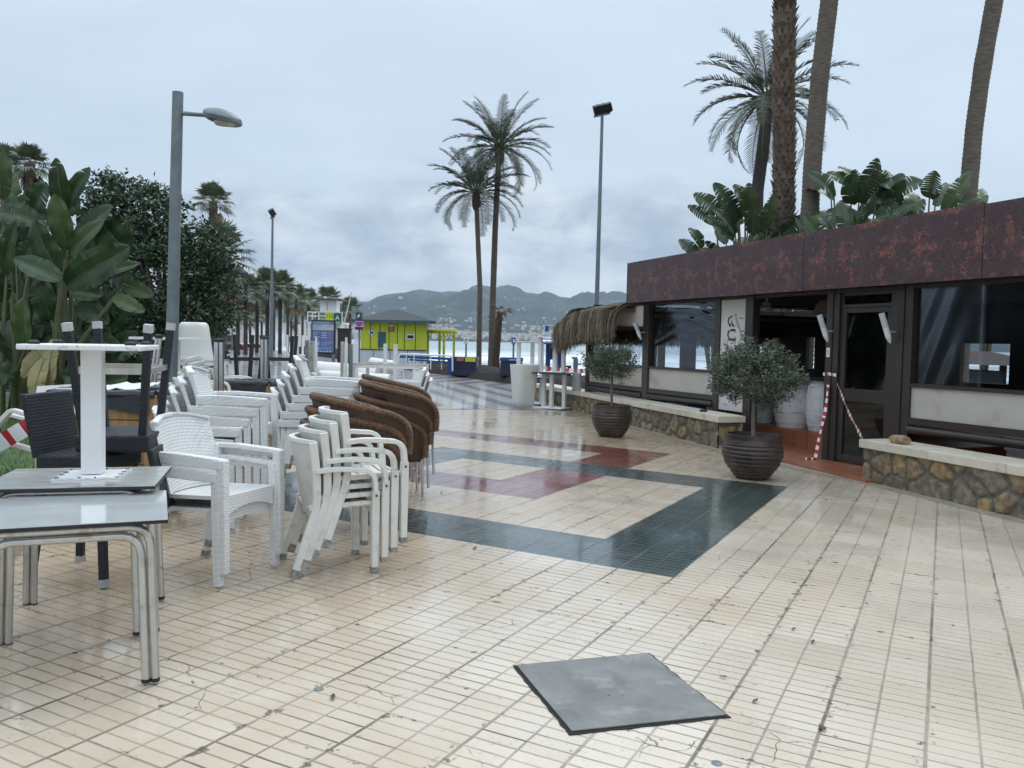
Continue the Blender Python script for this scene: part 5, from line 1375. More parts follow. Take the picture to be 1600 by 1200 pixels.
# white folding chair frame lying on the lawn
def lawn_frame():
    Y = 6.6; O = AT(40, 690, Y); t = thing('lawn_chair', 'white plastic chair lying on its side on the lawn', 'chair', O)
    P = lambda x, y, dy=0: AT(x, y, Y+dy)-O
    b = MB(); b.bar(rounded([P(-12, 672), P(18, 640), P(66, 655)], 4, .04), (0, 1, 0), .05, .034); b.build('leg_frame', M['old_white'], t, bevel=.006)
    b = MB(); b.bar([P(-10, 680), P(20, 694), P(75, 709)], (0, 1, 0), .05, .036); b.build('rail', M['old_white'], t, bevel=.006)
    b = MB(); b.bar([P(-14, 676, .3), P(16, 648, .3), P(60, 660, .3)], (0, 1, 0), .05, .032); b.build('leg_frame', M['old_white'], t, bevel=.006)
    b = MB(); b.slab(lambda u, v: (P(60, 642).x+.26*u, .15*v, P(60, 628).z-.02+.12*v-.14*(1-v)), 4, 4, lambda u, v, p: p+Vector((0, .02, 0))); b.build('seat', M['old_white'], t)
    tape('barrier_tape', [AT(-40, 708, Y-.12), AT(0, 692, Y-.1), AT(28, 676, Y-.1), AT(62, 656, Y-.08), AT(80, 650, Y-.02)], .125, 'wide red and white tape across the white chair on the lawn', period=.17)
lawn_frame()
b = MB(); p_ = AT(55, 722, 6.3)
for i in range(5): b.cbox((-.1, -.22+.11*i, .05), (.75, .08, .022))
for x in (-.4, 0, .22): b.cbox((x, 0, .02), (.07, .55, .035))
tag(b.build('pallet', M['dark_pallet'], loc=(p_.x, p_.y, gz(p_.x)+.035), rz=.15), 'dark wooden slatted pallet lying on the lawn', 'pallet')
p_ = AT(84, 630, 7.0); b = MB(); b.slab(lambda u, v: (-.19+.38*u, .10*v, .28*v-.15+.03*u), 6, 6, lambda u, v, p: p+Vector((0, .02, 0))); b.box(-.19, .19, .06, .3, -.8, -.15); tag(b.build('white_box', M['roll'], loc=(p_.x, p_.y, p_.z)), 'white plastic box showing above the upright rattan chair back', 'box')
# litter of dead leaves
r = random.Random(4)
for px, py in ((1180, 1098), (1270, 1005), (1310, 1062), (1285, 1140), (1225, 700), (520, 1092), (1240, 985), (1130, 1060), (690, 770), (742, 858)):
    g = G(px, py); b = MB(); L = r.uniform(.03, .06); b.slab(lambda u, v: ((u-.5)*L, (v-.5)*L*.45*sin(pi*min(.97, max(.03, u))), .004+.012*(v-.5)**2+.006*u), 6, 4, lambda u, v, p: p+Vector((0, 0, -.001)))
    o = b.build('dead_leaf', M['leaf_litter'], loc=(g.x, g.y, g.z+.002), rz=r.uniform(0, 6)); tag(o, 'small curled brown dead leaf lying on the cream paving', 'leaf', 'dead leaves on the paving')
# ------------------------------------------------------------------ vegetation
def frond(b, base, az, el, L, r, droop, ln, mi=0, dens=34, wid=.044):
    """a feather leaf: an arching rib with leaflets down both sides"""
    d = Vector((cos(az)*cos(el), sin(az)*cos(el), sin(el))); pts = []; p = Vector(base); n = 12; e = el
    for i in range(n+1):
        pts.append(p.copy()); e -= droop*(.35+1.3*i/n)/n; p = p+Vector((cos(az)*cos(e), sin(az)*cos(e), sin(e)))*L/n
    b.tube(pts, [.030*(1-.85*i/n)*(L/2.6) for i in range(n+1)], 4, mi=2)
    side0 = Vector((-sin(az), cos(az), 0))
    for j in range(dens):
        t = .14+.86*j/dens; k = t*n; i = min(n-1, int(k)); q = pts[i].lerp(pts[i+1], k-i); tg = (pts[i+1]-pts[i]).normalized(); up_ = side0.cross(tg).normalized()
        if up_.z < 0: up_ = -up_
        l = ln*(sin(pi*min(1, .12+t*.83))**.6)*r.uniform(.8, 1.15)
        for s in (-1, 1):
            dr = (side0*s*.74+tg*.62+up_*r.uniform(.05, .38)).normalized(); tip = q+dr*l+Vector((0, 0, -l*l*r.uniform(.12, .5))); m_ = q+dr*l*.55
            w = tg*wid*.5
            b.add([q-w, q+w, m_+w*.9, tip, m_-w*.9], [(0, 1, 2, 3, 4)], mi)
def date_palm_crown(seed, n, L, up_min=-.55, up_max=1.42, ln=.50, dens=34):
    r = random.Random(seed); b = MB()
    for i in range(n):
        t = (i+.5)/n; el = up_max+(up_min-up_max)*t**.9; az = i*2.39996+r.uniform(-.2, .2)
        frond(b, (cos(az)*.12, sin(az)*.12, .1*(1-t)), az, el, L*r.uniform(.86, 1.08), r, .62+1.1*t, ln, 0 if r.random() < .7 else 1, dens)
    return b
def trunk_mesh(path, r0, r1, rings=.07, n=14, seed=1, rough=.03):
    """tapering ringed stem"""
    b = MB(); path = [Vector(p) for p in path]; L = sum((c-a).length for a, c in zip(path, path[1:])); m_ = int(L/(rings/2)); pts = []; rad = []
    cum = [0]
    for a, c in zip(path, path[1:]): cum.append(cum[-1]+(c-a).length)
    for i in range(m_+1):
        s = L*i/m_; k = 0
        while k < len(path)-2 and cum[k+1] < s: k += 1
        pts.append(path[k].lerp(path[k+1], min(1, (s-cum[k])/(cum[k+1]-cum[k]))))
        rad.append((r0+(r1-r0)*i/m_)*(1+(rough if i % 2 else -rough)+rough*1.6*noise.noise((s*1.7, seed, 0))))
    # smooth the path
    for _ in range(max(4, m_//14)): pts = [pts[0]]+[(pts[i-1]+pts[i]*2+pts[i+1])/4 for i in range(1, len(pts)-1)]+[pts[-1]]
    b.tube(pts, rad, n); return b
PALM_M = [M['palm1'], M['palm2'], M['stem']]
def date_palm(label, base, path, r0, r1, L, seed, nf=46, group=None, bulb=1.6, tm='trunk', crown=None, up_min=-.55, scale=1):
    t = thing('date_palm', label, 'palm tree', base, 0, group); O = Vector(base); P = [Vector(p)-O for p in path]
    trunk_mesh(P, r0, r1, seed=seed).build('trunk', M[tm], t, smooth=True, ang=0)
    top = P[-1]; b = MB(); rr = random.Random(seed)
    b.lathe([(r1*.9, -.75), (r1*bulb, -.55), (r1*bulb*1.1, -.25), (r1*bulb, .05), (r1*.6, .35), (.02, .5)], 16, top, wob=lambda a, z: 1+.10*sin(a*7+z*20)); b.build('crown_base', M['boot_dark'], t, smooth=True, ang=60)
    if crown is None:
        o = date_palm_crown(seed, nf, L, up_min=up_min).build('crown', PALM_M, t)
    else: o = crown.copy(); C.objects.link(o); o.parent = t; o.scale = (scale,)*3; o.rotation_euler.z = seed
    o.location = top+Vector((0, 0, .15)); return t, o
# the pair on the beach
B1 = AT(767, 578, 46); t1, cr1 = date_palm('taller of the two slender date palms on the dark sand', B1, [B1, AT(770, 470, 46), AT(774, 350, 46), AT(780, 236, 46)], .175, .145, 3.2, 5, 40, up_min=-.5)
B2 = AT(748, 578, 44.5); date_palm('shorter slender date palm standing beside the taller one on the dark sand', B2, [B2, AT(750, 450, 44.5), AT(747, 380, 44.5), AT(744, 306, 44.5)], .14, .12, 2.85, 9, 34, up_min=-.3)
# the one behind the bar roof, and tall bare trunks
B3 = AT(1181, 420, 33); B3.z = -.3; t3, cr3 = date_palm('date palm with a full crown behind the bar roof, half hidden by a shaggy trunk', B3, [B3, AT(1183, 300, 33), AT(1192, 235, 33), AT(1197, 190, 33), AT(1199, 160, 33)], .28, .22, 3.2, 13, 44, bulb=1.5, tm='trunk_dark', up_min=-.75)
def booted(label, Y, pts, r0, r1, seed):
    base = AT(*pts[0], Y); x = base.x; base = Vector((x, Y, -.3)); t = thing('shaggy_palm', label, 'palm tree', base)
    P = [Vector((0, 0, 0))]+[AT(px, py, Y)-base for px, py in pts]
    trunk_mesh(P, r0*.8, r1*.8, seed=seed).build('trunk', M['boot_dark'], t, smooth=True, ang=0)
    r = random.Random(seed); b = MB(); L = [0]
    for a, c in zip(P, P[1:]): L.append(L[-1]+(c-a).length)
    z = 2.2; row = 0
    while z < L[-1]:
        k = max(i for i in range(len(L)-1) if L[i] <= z); f = (z-L[k])/(L[k+1]-L[k]); c = P[k].lerp(P[k+1], f); rr = (r0+(r1-r0)*z/L[-1])*.82
        dark = 1 if z > L[-1]*.60+.8*noise.noise((z, seed, 0)) else 0
        for i in range(11):
            a = 2*pi*(i+.5*(row % 2))/11+r.uniform(-.12, .12); o_ = Vector((cos(a), sin(a), 0)); s = Vector((-sin(a), cos(a), 0)); h = r.uniform(.16, .30); w = r.uniform(.055, .10); tl = r.uniform(.05, .16)
            p = c+o_*rr; q = [p-s*w, p+s*w, p+s*w*.55+Vector((0, 0, h*.6))+o_*tl*.5, p-s*w*.55+Vector((0, 0, h*.6))+o_*tl*.5, p+o_*tl+Vector((0, 0, h))+s*r.uniform(-.03, .03)]
            b.add(q+[v-o_*.03 for v in q], [(0, 1, 2, 3), (3, 2, 4), (5, 8, 7, 6), (0, 5, 6, 1), (1, 6, 7, 2), (0, 3, 8, 5)], dark)
        z += .145; row += 1
    b.build('leaf_bases', [M['boot'], M['boot_dark']], t)
    return t, P[-1]
t4, top4 = booted('thick shaggy palm trunk covered in broken leaf bases behind the bar roof', 22.5, [(1224, 360), (1225, 250), (1224, 120), (1227, 0), (1232, -420)], .30, .32, 21)
def crown_on(t, top, s, seed): o = cr3.copy(); C.objects.link(o); o.parent = t; o.location = top; o.scale = (s,)*3; o.rotation_euler.z = seed
crown_on(t4, top4, 1.0, 2)
def bare(label, Y, pts, r0, r1, seed):
    base = AT(*pts[0], Y); base = Vector((base.x, Y, -.3)); P = [base]+[AT(px, py, Y) for px, py in pts]; t = thing('tall_palm', label, 'palm tree', base)
    trunk_mesh([p-base for p in P], r0, r1, rings=.11, n=18, seed=seed, rough=.035).build('trunk', M['trunk'], t, smooth=True, ang=0); crown_on(t, P[-1]-base, 1.0, seed)
bare('tall bare ringed palm trunk leaning slightly, next to the shaggy trunk', 21.5, [(1264, 358), (1270, 250), (1281, 120), (1296, 0), (1335, -420)], .225, .21, 31)
bare('tall ringed palm trunk leaning above the fascia seam, far from the other trunks', 20.5, [(1512, 315), (1522, 200), (1536, 100), (1554, 0), (1615, -420)], .20, .185, 33)
# stub of a dead palm on the beach
B5 = AT(776, 580, 43); t = thing('dead_palm', 'short dead palm with a shaggy brown head on the dark sand', 'palm tree', B5)
P = [AT(775, 560, 43)-B5, AT(778, 520, 43)-B5, AT(781, 488, 43)-B5]; trunk_mesh([Vector((0, 0, -.2))]+P, .20, .15, seed=3, rough=.10).build('trunk', M['boot_dark'], t, smooth=True, ang=0)
b = MB(); r = random.Random(6)
for i in range(26):
    a = r.uniform(0, 6.28); el = r.uniform(-.9, 1.3); L = r.uniform(.35, .75); d = Vector((cos(a)*cos(el), sin(a)*cos(el), sin(el))); p0 = P[-1]+Vector((0, 0, -.1*r.random())); m_ = p0+d*L*.6
    for j in range(7):
        e_ = m_+(d+Vector((r.uniform(-.6, .6), r.uniform(-.6, .6), r.uniform(-.7, .4)))).normalized()*L*.55+Vector((0, 0, -.15)); b.add([p0, m_+Vector((0, 0, .02)), e_, m_-Vector((0, 0, .03))], [(0, 1, 2, 3)])
b.build('crown', M['palm_dead'], t)

# fan palms
def fan_leaf(b, base, az, el, pet, rad, r, mi, fold=.25, droop=.35, seg=20, stalk=2):
    d = Vector((cos(az)*cos(el), sin(az)*cos(el), sin(el))); s = Vector((-sin(az), cos(az), 0)); u_ = d.cross(s)
    if u_.z < 0: u_ = -u_
    h = Vector(base)+d*pet+Vector((0, 0, -.10*pet)); b.tube([base, Vector(base)+d*pet*.5+Vector((0, 0, .03)), h], [.02, .014, .010], 4, mi=stalk)
    for i in range(seg):
        a = (i+.5)/seg*2-1; an = a*2.05; l = rad*(1-.28*abs(a)**2)*r.uniform(.88, 1.06); dr = (d*cos(an)+s*sin(an)+u_*(fold*abs(a))).normalized()
        sd = (s*cos(an)-d*sin(an)); w = l*2.05/seg*.62; m_ = h+dr*l*.6; tip = h+dr*l+Vector((0, 0, -droop*l*r.uniform(.5, 1.3)))
        b.add([h, m_-sd*w, tip, m_+sd*w], [(0, 1, 2, 3)], mi)
def fan_crown(seed, n, rad, dead=6, lo=-.55, droop=.16, seg=20):
    r = random.Random(seed); b = MB()
    for i in range(n):
        t = (i+.5)/n; el = 1.35+(lo-1.35)*t; az = i*2.39996+r.uniform(-.25, .25); fan_leaf(b, (0, 0, -.1*t), az, el, rad*r.uniform(.75, 1.1), rad*r.uniform(.8, 1.05), r, 0 if r.random() < .65 else 1, droop=droop+.25*t, seg=seg)
    for i in range(dead):
        az = r.uniform(0, 6.28); fan_leaf(b, (0, 0, -.25), az, r.uniform(-1.3, -.75), rad*.8, rad*.85, r, 3, droop=.7, seg=seg, stalk=3)
    return b
FAN_M = [mat('fan_leaf', (.10, .125, .072, 1), .5, var=.35, vs=1.5), mat('fan_leaf_light', (.16, .185, .115, 1), .5, var=.3, vs=1.5), M['stem'], M['palm_dead']]
fan_protos = {}
def fan_palm(label, px, py, Y, rad, tr, seed, dead=6, group=None, kind='a', lean=0, zbase=None, lo=-.55, tm='trunk', n=30):
    top = AT(px, py, Y); base = Vector((top.x-lean, Y, gz(top.x)-.2 if zbase is None else zbase)); t = thing('fan_palm', label, 'palm tree', base, 0, group)
    key = (kind, dead, lo, n)
    if key not in fan_protos:
        o = fan_crown(seed, n, 1.0, dead, lo).build('crown', FAN_M, t); fan_protos[key] = o
    else:
        o = fan_protos[key].copy(); C.objects.link(o); o.parent = t
    o.location = top-base; o.scale = (rad,)*3; o.rotation_euler.z = seed*1.3
    trunk_mesh([(0, 0, 0), (lean*.4, 0, (top-base).z*.5), top-base], tr*1.15, tr, rings=.16, n=10, seed=seed, rough=.07).build('trunk', M[tm], t, smooth=True, ang=0)
    return t
fan_palm('fan palm rising behind the paddle leaved plants, the one with the wider drooping crown', 46, 256, 27, .46, .17, 3, dead=8, kind='b')
fan_palm('fan palm rising behind the paddle leaved plants, cut off by the picture edge', 8, 258, 29, .48, .16, 4, dead=8, kind='b')
fan_palm('fan palm with a compact green head above the brown hanging fronds', 333, 315, 34, .50, .17, 5, dead=2, kind='c', lo=-.35)
fan_palm('fan palm with long hanging brown fronds behind the dark leafy tree', 345, 398, 27, .72, .18, 6, dead=18, kind='d', lo=-.75)
for i, (px, py, Y, rad) in enumerate(((372, 478, 62, .9), (384, 450, 56, 1.05), (402, 452, 64, 1.0), (418, 443, 58, 1.15), (428, 456, 76, 1.1), (438, 446, 62, 1.2), (450, 464, 84, 1.2), (463, 462, 78, 1.25), (473, 475, 96, 1.25), (482, 468, 86, 1.3), (513, 464, 104, 1.6), (547, 480, 96, 1.35), (534, 490, 120, 1.5), (391, 488, 92, 1.2), (409, 490, 104, 1.2), (455, 492, 120, 1.4), (495, 487, 130, 1.5))):
    fan_palm('fan palm of the distant row along the promenade', px, py+4, Y, rad*.74, .13, 10+i, dead=2 if i % 2 else 0, tm='trunk_dark', group='fan palms of the distant row', kind='e' if i % 2 else 'f', zbase=-.6)

# paddle leaved plants
def paddle(b, base, tip, width, nrm, r, mi=0, splits=3, arch=.12, fold=.22, stalk=None):
    base = Vector(base); tip = Vector(tip); ax = tip-base; L = ax.length; ax.normalize(); nrm = Vector(nrm); side = ax.cross(nrm).normalized(); nn = side.cross(ax).normalized(); n = 14
    rib = [base+ax*L*i/n+nn*arch*L*sin(pi*i/n) for i in range(n+1)]
    if stalk is not None: b.tube([stalk, Vector(stalk).lerp(base, .5)+nn*.03, base], [.035, .026, .016], 6, mi=3)
    b.tube(rib, [.014*(1-.8*i/n) for i in range(n+1)], 4, mi=3)
    for s in (-1, 1):
        cuts = set(r.sample(range(3, n-1), min(splits, n-5))) if splits else set()
        row = []
        for i in range(n+1):
            t = i/n; w = width/2*(sin(pi*min(1, t*.94+.05))**.55)*(1+.05*noise.noise((t*6, s, L*9))); wav = .03*width*sin(t*19+s)
            row.append((rib[i], rib[i]+side*s*w*.55+nn*(fold*w*.6+wav*.4), rib[i]+side*s*w+nn*(fold*w*.75+wav)-ax*w*.06))
        for i in range(n):
            a, c = row[i], row[i+1]; e1, e2 = a[2], c[2]; m1, m2 = a[1], c[1]
            if i in cuts: e2 = c[2].lerp(a[2], .38)+nn*r.uniform(-.06, .06)*width; m2 = c[1].lerp(a[1], .12)
            b.add([a[0], c[0], m2, m1], [(0, 1, 2, 3) if s > 0 else (3, 2, 1, 0)], mi); b.add([m1, m2, e2, e1], [(0, 1, 2, 3) if s > 0 else (3, 2, 1, 0)], mi)
STREL_M = [M['strel'], M['strel2'], M['strel_old'], M['stem']]
def clump_left():
    r = random.Random(12); Y = 12.6
    # three separate plants
    groups = [('paddle leaved plant with tall upright leaves beside the dark leafy tree', (95, 630), [
        ((106, 390), (86, 303), 36, 0, 1, 0), ((101, 335), (88, 247), 31, .3, 0, 1), ((92, 428), (53, 346), 44, -.3, 0, 0), ((103, 446), (203, 386), 54, -.2, 0, 2), ((97, 408), (163, 344), 30, .1, 1, 0), ((104, 325), (141, 262), 30, .4, 0, 1),
        ((118, 380), (176, 322), 40, .6, 0, 3), ((150, 436), (218, 412), 24, .2, 1, 1), ((192, 444), (240, 462), 26, .1, 1, 0), ((96, 436), (22, 404), 34, -.5, 0, 1), ((112, 452), (160, 462), 34, -.1, 0, 2), ((178, 464), (226, 487), 24, -.2, 1, 2), ((80, 500), (62, 430), 40, .4, 0, 1), ((120, 470), (170, 505), 36, 0, 0, 2), ((80, 545), (35, 590), 34, -.4, 2, 2), ((85, 530), (78, 620), 30, -.5, 2, 3), ((70, 560), (52, 625), 26, -.6, 2, 2), ((130, 520), (190, 545), 36, .1, 0, 2), ((110, 540), (140, 600), 34, .2, 0, 2)]),
        ('paddle leaved plant at the picture edge with ragged split leaves', (20, 640), [
        ((2, 310), (6, 236), 34, .2, 1, 1), ((52, 330), (74, 286), 42, .5, 0, 2), ((60, 345), (-5, 330), 40, .3, 0, 7), ((75, 340), (30, 318), 30, .6, 0, 7), ((40, 545), (38, 466), 42, -.5, 1, 0), ((10, 430), (26, 344), 30, -.3, 0, 1), ((5, 470), (-30, 410), 44, 0, 0, 2), ((30, 420), (55, 372), 30, .5, 0, 2), ((15, 500), (-15, 440), 44, .4, 0, 2), ((30, 470), (70, 420), 40, .6, 0, 3), ((25, 400), (-10, 370), 42, .5, 0, 4), ((10, 560), (-20, 500), 40, -.2, 0, 1), ((35, 560), (70, 510), 40, .5, 0, 2), ((20, 590), (-25, 575), 36, -.4, 0, 2), ((38, 400), (30, 340), 34, .7, 0, 1)]),
        ('broad paddle leaves growing low between the tall plant and the dark leafy tree', (150, 640), [
        ((150, 560), (165, 480), 46, .5, 0, 1), ((145, 580), (105, 520), 44, .2, 0, 2), ((160, 570), (215, 520), 44, .4, 0, 2), ((150, 600), (200, 590), 40, .1, 0, 1), ((140, 600), (95, 585), 40, -.1, 0, 2), ((155, 540), (140, 450), 40, .8, 0, 2), ((165, 545), (205, 470), 38, .9, 0, 3), ((175, 600), (235, 560), 38, .6, 0, 2)])]
    for lab, root, leaves in groups:
        g = AT(root[0], root[1], Y); base = Vector((g.x, Y, gz(g.x))); t = thing('paddle_leaved_plant', lab, 'plant', base, 0, 'paddle leaved plants on the lawn'); b = MB(); st = MB()
        for (bx, by), (tx, ty), w, dy, mi, sp in leaves:
            p = AT(bx, by, Y+dy)-base; q = AT(tx, ty, Y+dy+r.uniform(-.25, .1)-.15)-base
            paddle(b, p, q, w*Y/F, (r.uniform(-.35, .35), -1, r.uniform(.1, .5)), r, mi, sp, arch=r.uniform(.03, .10))
            a = Vector((r.uniform(-.15, .15), r.uniform(-.1, .1)+dy*.3, 0)); m_ = a.lerp(p, .55)+Vector((-(p.x)*.12, 0, .1)); st.tube([a, m_, p], [.05, .035, .016], 6)
        for i in range(22):          # crowded older leaves further in
            px, py = root[0]+r.uniform(-75, 75), r.uniform(330, 600); dx = r.uniform(-60, 60); dy = r.uniform(.4, 1.5)
            p = AT(px, py, Y+dy)-base; q = AT(px+dx, py-r.uniform(-30, 85), Y+dy+r.uniform(-.2, .2))-base
            if (q-p).length < .35: continue
            paddle(b, p, q, r.uniform(34, 52)*Y/F, (r.uniform(-.6, .6), -1, r.uniform(0, .5)), r, 0 if r.random() < .95 else 1, r.randint(0, 5), arch=r.uniform(.03, .14))
        b.build('leaves', STREL_M, t, smooth=True, ang=0); st.build('stalk', M['stem'], t, smooth=True)
clump_left()
def strel(label, px, py, Y, n, L, seed, spread=1., mats=None, up=.6, zb=-.3, xo=0):
    r = random.Random(seed); top = AT(px, py, Y); base = Vector((top.x, Y, zb)); t = thing('paddle_leaved_plant', label, 'plant', base, 0, 'paddle leaved plants behind the bar'); H = top.z-zb; b = MB(); st = MB()
    for i in range(n):
        az = i*2.4+r.uniform(-.4, .4); el = r.uniform(.15, 1.25)*up+.25; h = H*r.uniform(.72, .98)-L*.45*sin(el); o_ = Vector((cos(az), sin(az)*.7, 0)); p = Vector((0, 0, h))+o_*(.25+.35*(1.4-el))*spread; q = p+(o_*cos(el)+Vector((0, 0, sin(el))))*L*r.uniform(.75, 1.1)
        paddle(b, p, q, L*r.uniform(.34, .46), (r.uniform(-.6, .6), -1+r.uniform(-.3, .3), .35), r, 0 if r.random() < .75 else 1, r.randint(3, 9), arch=r.uniform(.05, .14)); st.tube([(r.uniform(-.1, .1), r.uniform(-.1, .1), 0), p*.5+Vector((0, 0, .1)), p], [.06, .045, .018], 6)
    b.build('leaves', STREL_M, t, smooth=True, ang=0); st.build('stalk', M['stem'], t, smooth=True)
for a in (('dark paddle leaved clump left of the shaggy trunk above the fascia', 1178, 288, 22.6, 18, 1.15, 2), ('small paddle leaved tuft at the low end of the fascia', 1122, 360, 23, 10, .75, 3), ('paddle leaved clump between the shaggy trunk and the bare trunk', 1246, 312, 23.5, 10, 1.0, 4),
          ('paddle leaved clump right beside the bare trunk, leaves fanned wide', 1330, 276, 20.5, 15, 1.15, 5), ('broad paddle leaved clump in the middle above the fascia', 1385, 270, 20.8, 16, 1.15, 6), ('paddle leaved clump with split leaves above the fascia near its seam', 1448, 282, 20.2, 13, 1.05, 7), ('small paddle leaved tuft next to the leaning ringed trunk', 1550, 292, 30, 9, 1.15, 8), ('pair of paddle leaves at the shaggy trunk, low over the fascia', 1150, 330, 24, 9, .95, 9)): strel(*a)

# dark leafy tree behind the lamp post
def leafy(label, base, lobes, Y, n, seed, leaf=.11, mats=('shrub1', 'shrub2')):
    r = random.Random(seed); t = thing('leafy_tree', label, 'tree', base); O = Vector(base); b = MB(); br = MB(); tot = sum(l[2]*l[3] for l in lobes); pts = []
    for px, py, rx, rz_, dy in lobes:
        c = AT(px, py, Y+dy)-O; sx, sz = rx*Y/F, rz_*Y/F
        br.tube([Vector((0, 0, .0)), Vector((c.x*.35, c.y*.3, c.z*.45)), c*.9], [.11, .07, .02], 6)
        k = int(n*rx*rz_/tot); ncl = max(8, k//26)
        for i in range(ncl):
            a = r.uniform(0, 6.28); z = r.uniform(-1, 1); q = sqrt(1-z*z); f = r.uniform(.35, 1.05)**.6; f *= 1+.28*noise.noise((cos(a)*q*2+seed, sin(a)*q*2, z*2+px))
            cc = c+Vector((cos(a)*q*sx*f, sin(a)*q*min(sx, sz)*.9*f, z*sz*f))
            for j in range(26): pts.append(cc+Vector((r.gauss(0, .10), r.gauss(0, .10), r.gauss(0, .085))))
    leaf_quads(b, pts, r, leaf, leaf*.45, 2, Vector((0, 0, 1)), .35)
    b.build('crown', [M[m_] for m_ in mats], t); br.build('trunk', M['bark'], t, smooth=True)
    fl = MB()
    for px, py in ((205, 362), (242, 437), (295, 486), (360, 470)):
        c = AT(px, py, Y-1.3)-O
        leaf_quads(fl, [c+Vector((r.gauss(0, .05), r.gauss(0, .05), r.gauss(0, .04))) for _ in range(7)], r, .05, .03)
    fo = fl.build('flowers', M['red_flower'], t); fo['kind'] = 'stuff'
    return t
gb_ = AT(262, 560, 17); leafy('dark leafy tree with a few red flowers behind the street lamp', (gb_.x, 17, gz(gb_.x)-.1), [(165, 330, 40, 52, .3), (215, 335, 55, 48, 0), (255, 360, 50, 60, .3), (185, 400, 60, 60, .5), (235, 440, 70, 80, -.2), (300, 420, 60, 55, .2), (330, 400, 42, 45, .4), (335, 470, 42, 50, .2), (290, 500, 55, 60, 0), (230, 540, 80, 60, .1), (170, 480, 50, 60, .6), (195, 300, 28, 22, .2), (170, 288, 18, 18, .3), (238, 300, 14, 22, .2), (160, 560, 60, 50, .6), (310, 545, 40, 40, .4)], 17, 30000, 4)
gb_ = AT(90, 600, 19); leafy('dark green bush filling the gap behind the paddle leaved plants', (gb_.x, 19, gz(gb_.x)-.1), [(20, 430, 70, 70, .3), (90, 440, 70, 80, 0), (40, 540, 90, 70, 0), (120, 550, 80, 60, .2), (-40, 480, 70, 90, .2), (10, 600, 90, 40, .2), (120, 610, 70, 35, .1)], 19, 13000, 7, leaf=.14)
# ------------------------------------------------------------------ lamp masts
def mast(label, px, pyt, Y, r0, n, zb, tilt=.35):
    top = AT(px, pyt, Y); base = Vector((top.x-.05, Y, zb)); t = thing('floodlight_mast', label, 'floodlight', base); h = top-base
    b = MB(); b.tube([(0, 0, 0), h], [r0, r0*.55], 14); b.build('mast', M['galv'], t, smooth=True)
    rot = Matrix.Rotation(tilt, 3, 'Y').inverted() if True else None
    ca = Vector((cos(tilt), .5, sin(tilt))).normalized(); b = MB(); w = .27*n
    b.bar([h-ca*w*.55, h+ca*w*.55], (0, 1, 0), .08, .06); b.build('crossarm', M['galv'], t)
    for i in range(n):
        c = h+ca*w*(i/(max(1, n-1))-.5)*.8 if n > 1 else h
        q = MB(); R3 = Matrix.Rotation(-tilt, 3, 'Y') @ Matrix.Rotation(R(35), 3, 'X'); q.cbox(c+Vector((0, -.1, .28)), (.32, .22, .40), R3); q.cbox(c+Vector((0, -.1, .28))+R3 @ Vector((0, .125, 0)), (.27, .02, .34), R3, mi=1); q.cbox(c+Vector((0, -.02, .06)), (.30, .04, .05), R3)
        q.build('floodlight', [M['black_metal'], M['lamp_glass']], t, bevel=.015)
mast('tall grey floodlight mast rising behind the thatched end of the bar', 941, 180, 40, .125, 3, -.3)
mast('far floodlight mast in front of the distant palm row', 426, 340, 50, .11, 1, 0, .5)
def thin_post(label, px, y0, y1, Y, r):
    a, c = AT(px, y0, Y), AT(px, y1, Y); b = MB(); b.tube([(0, 0, 0), c-a], r, 10); b.lathe([(r*2.4, 0), (r*2.4, .04), (r, .06)], 12); tag(b.build('thin_post', M['galv'], loc=a, smooth=True), label, 'post')
thin_post('thin grey post in front of the drooping brown palm', 336, 548, 470, 30, .04); thin_post('thin pale post by the distant palms', 363, 548, 478, 34, .035)

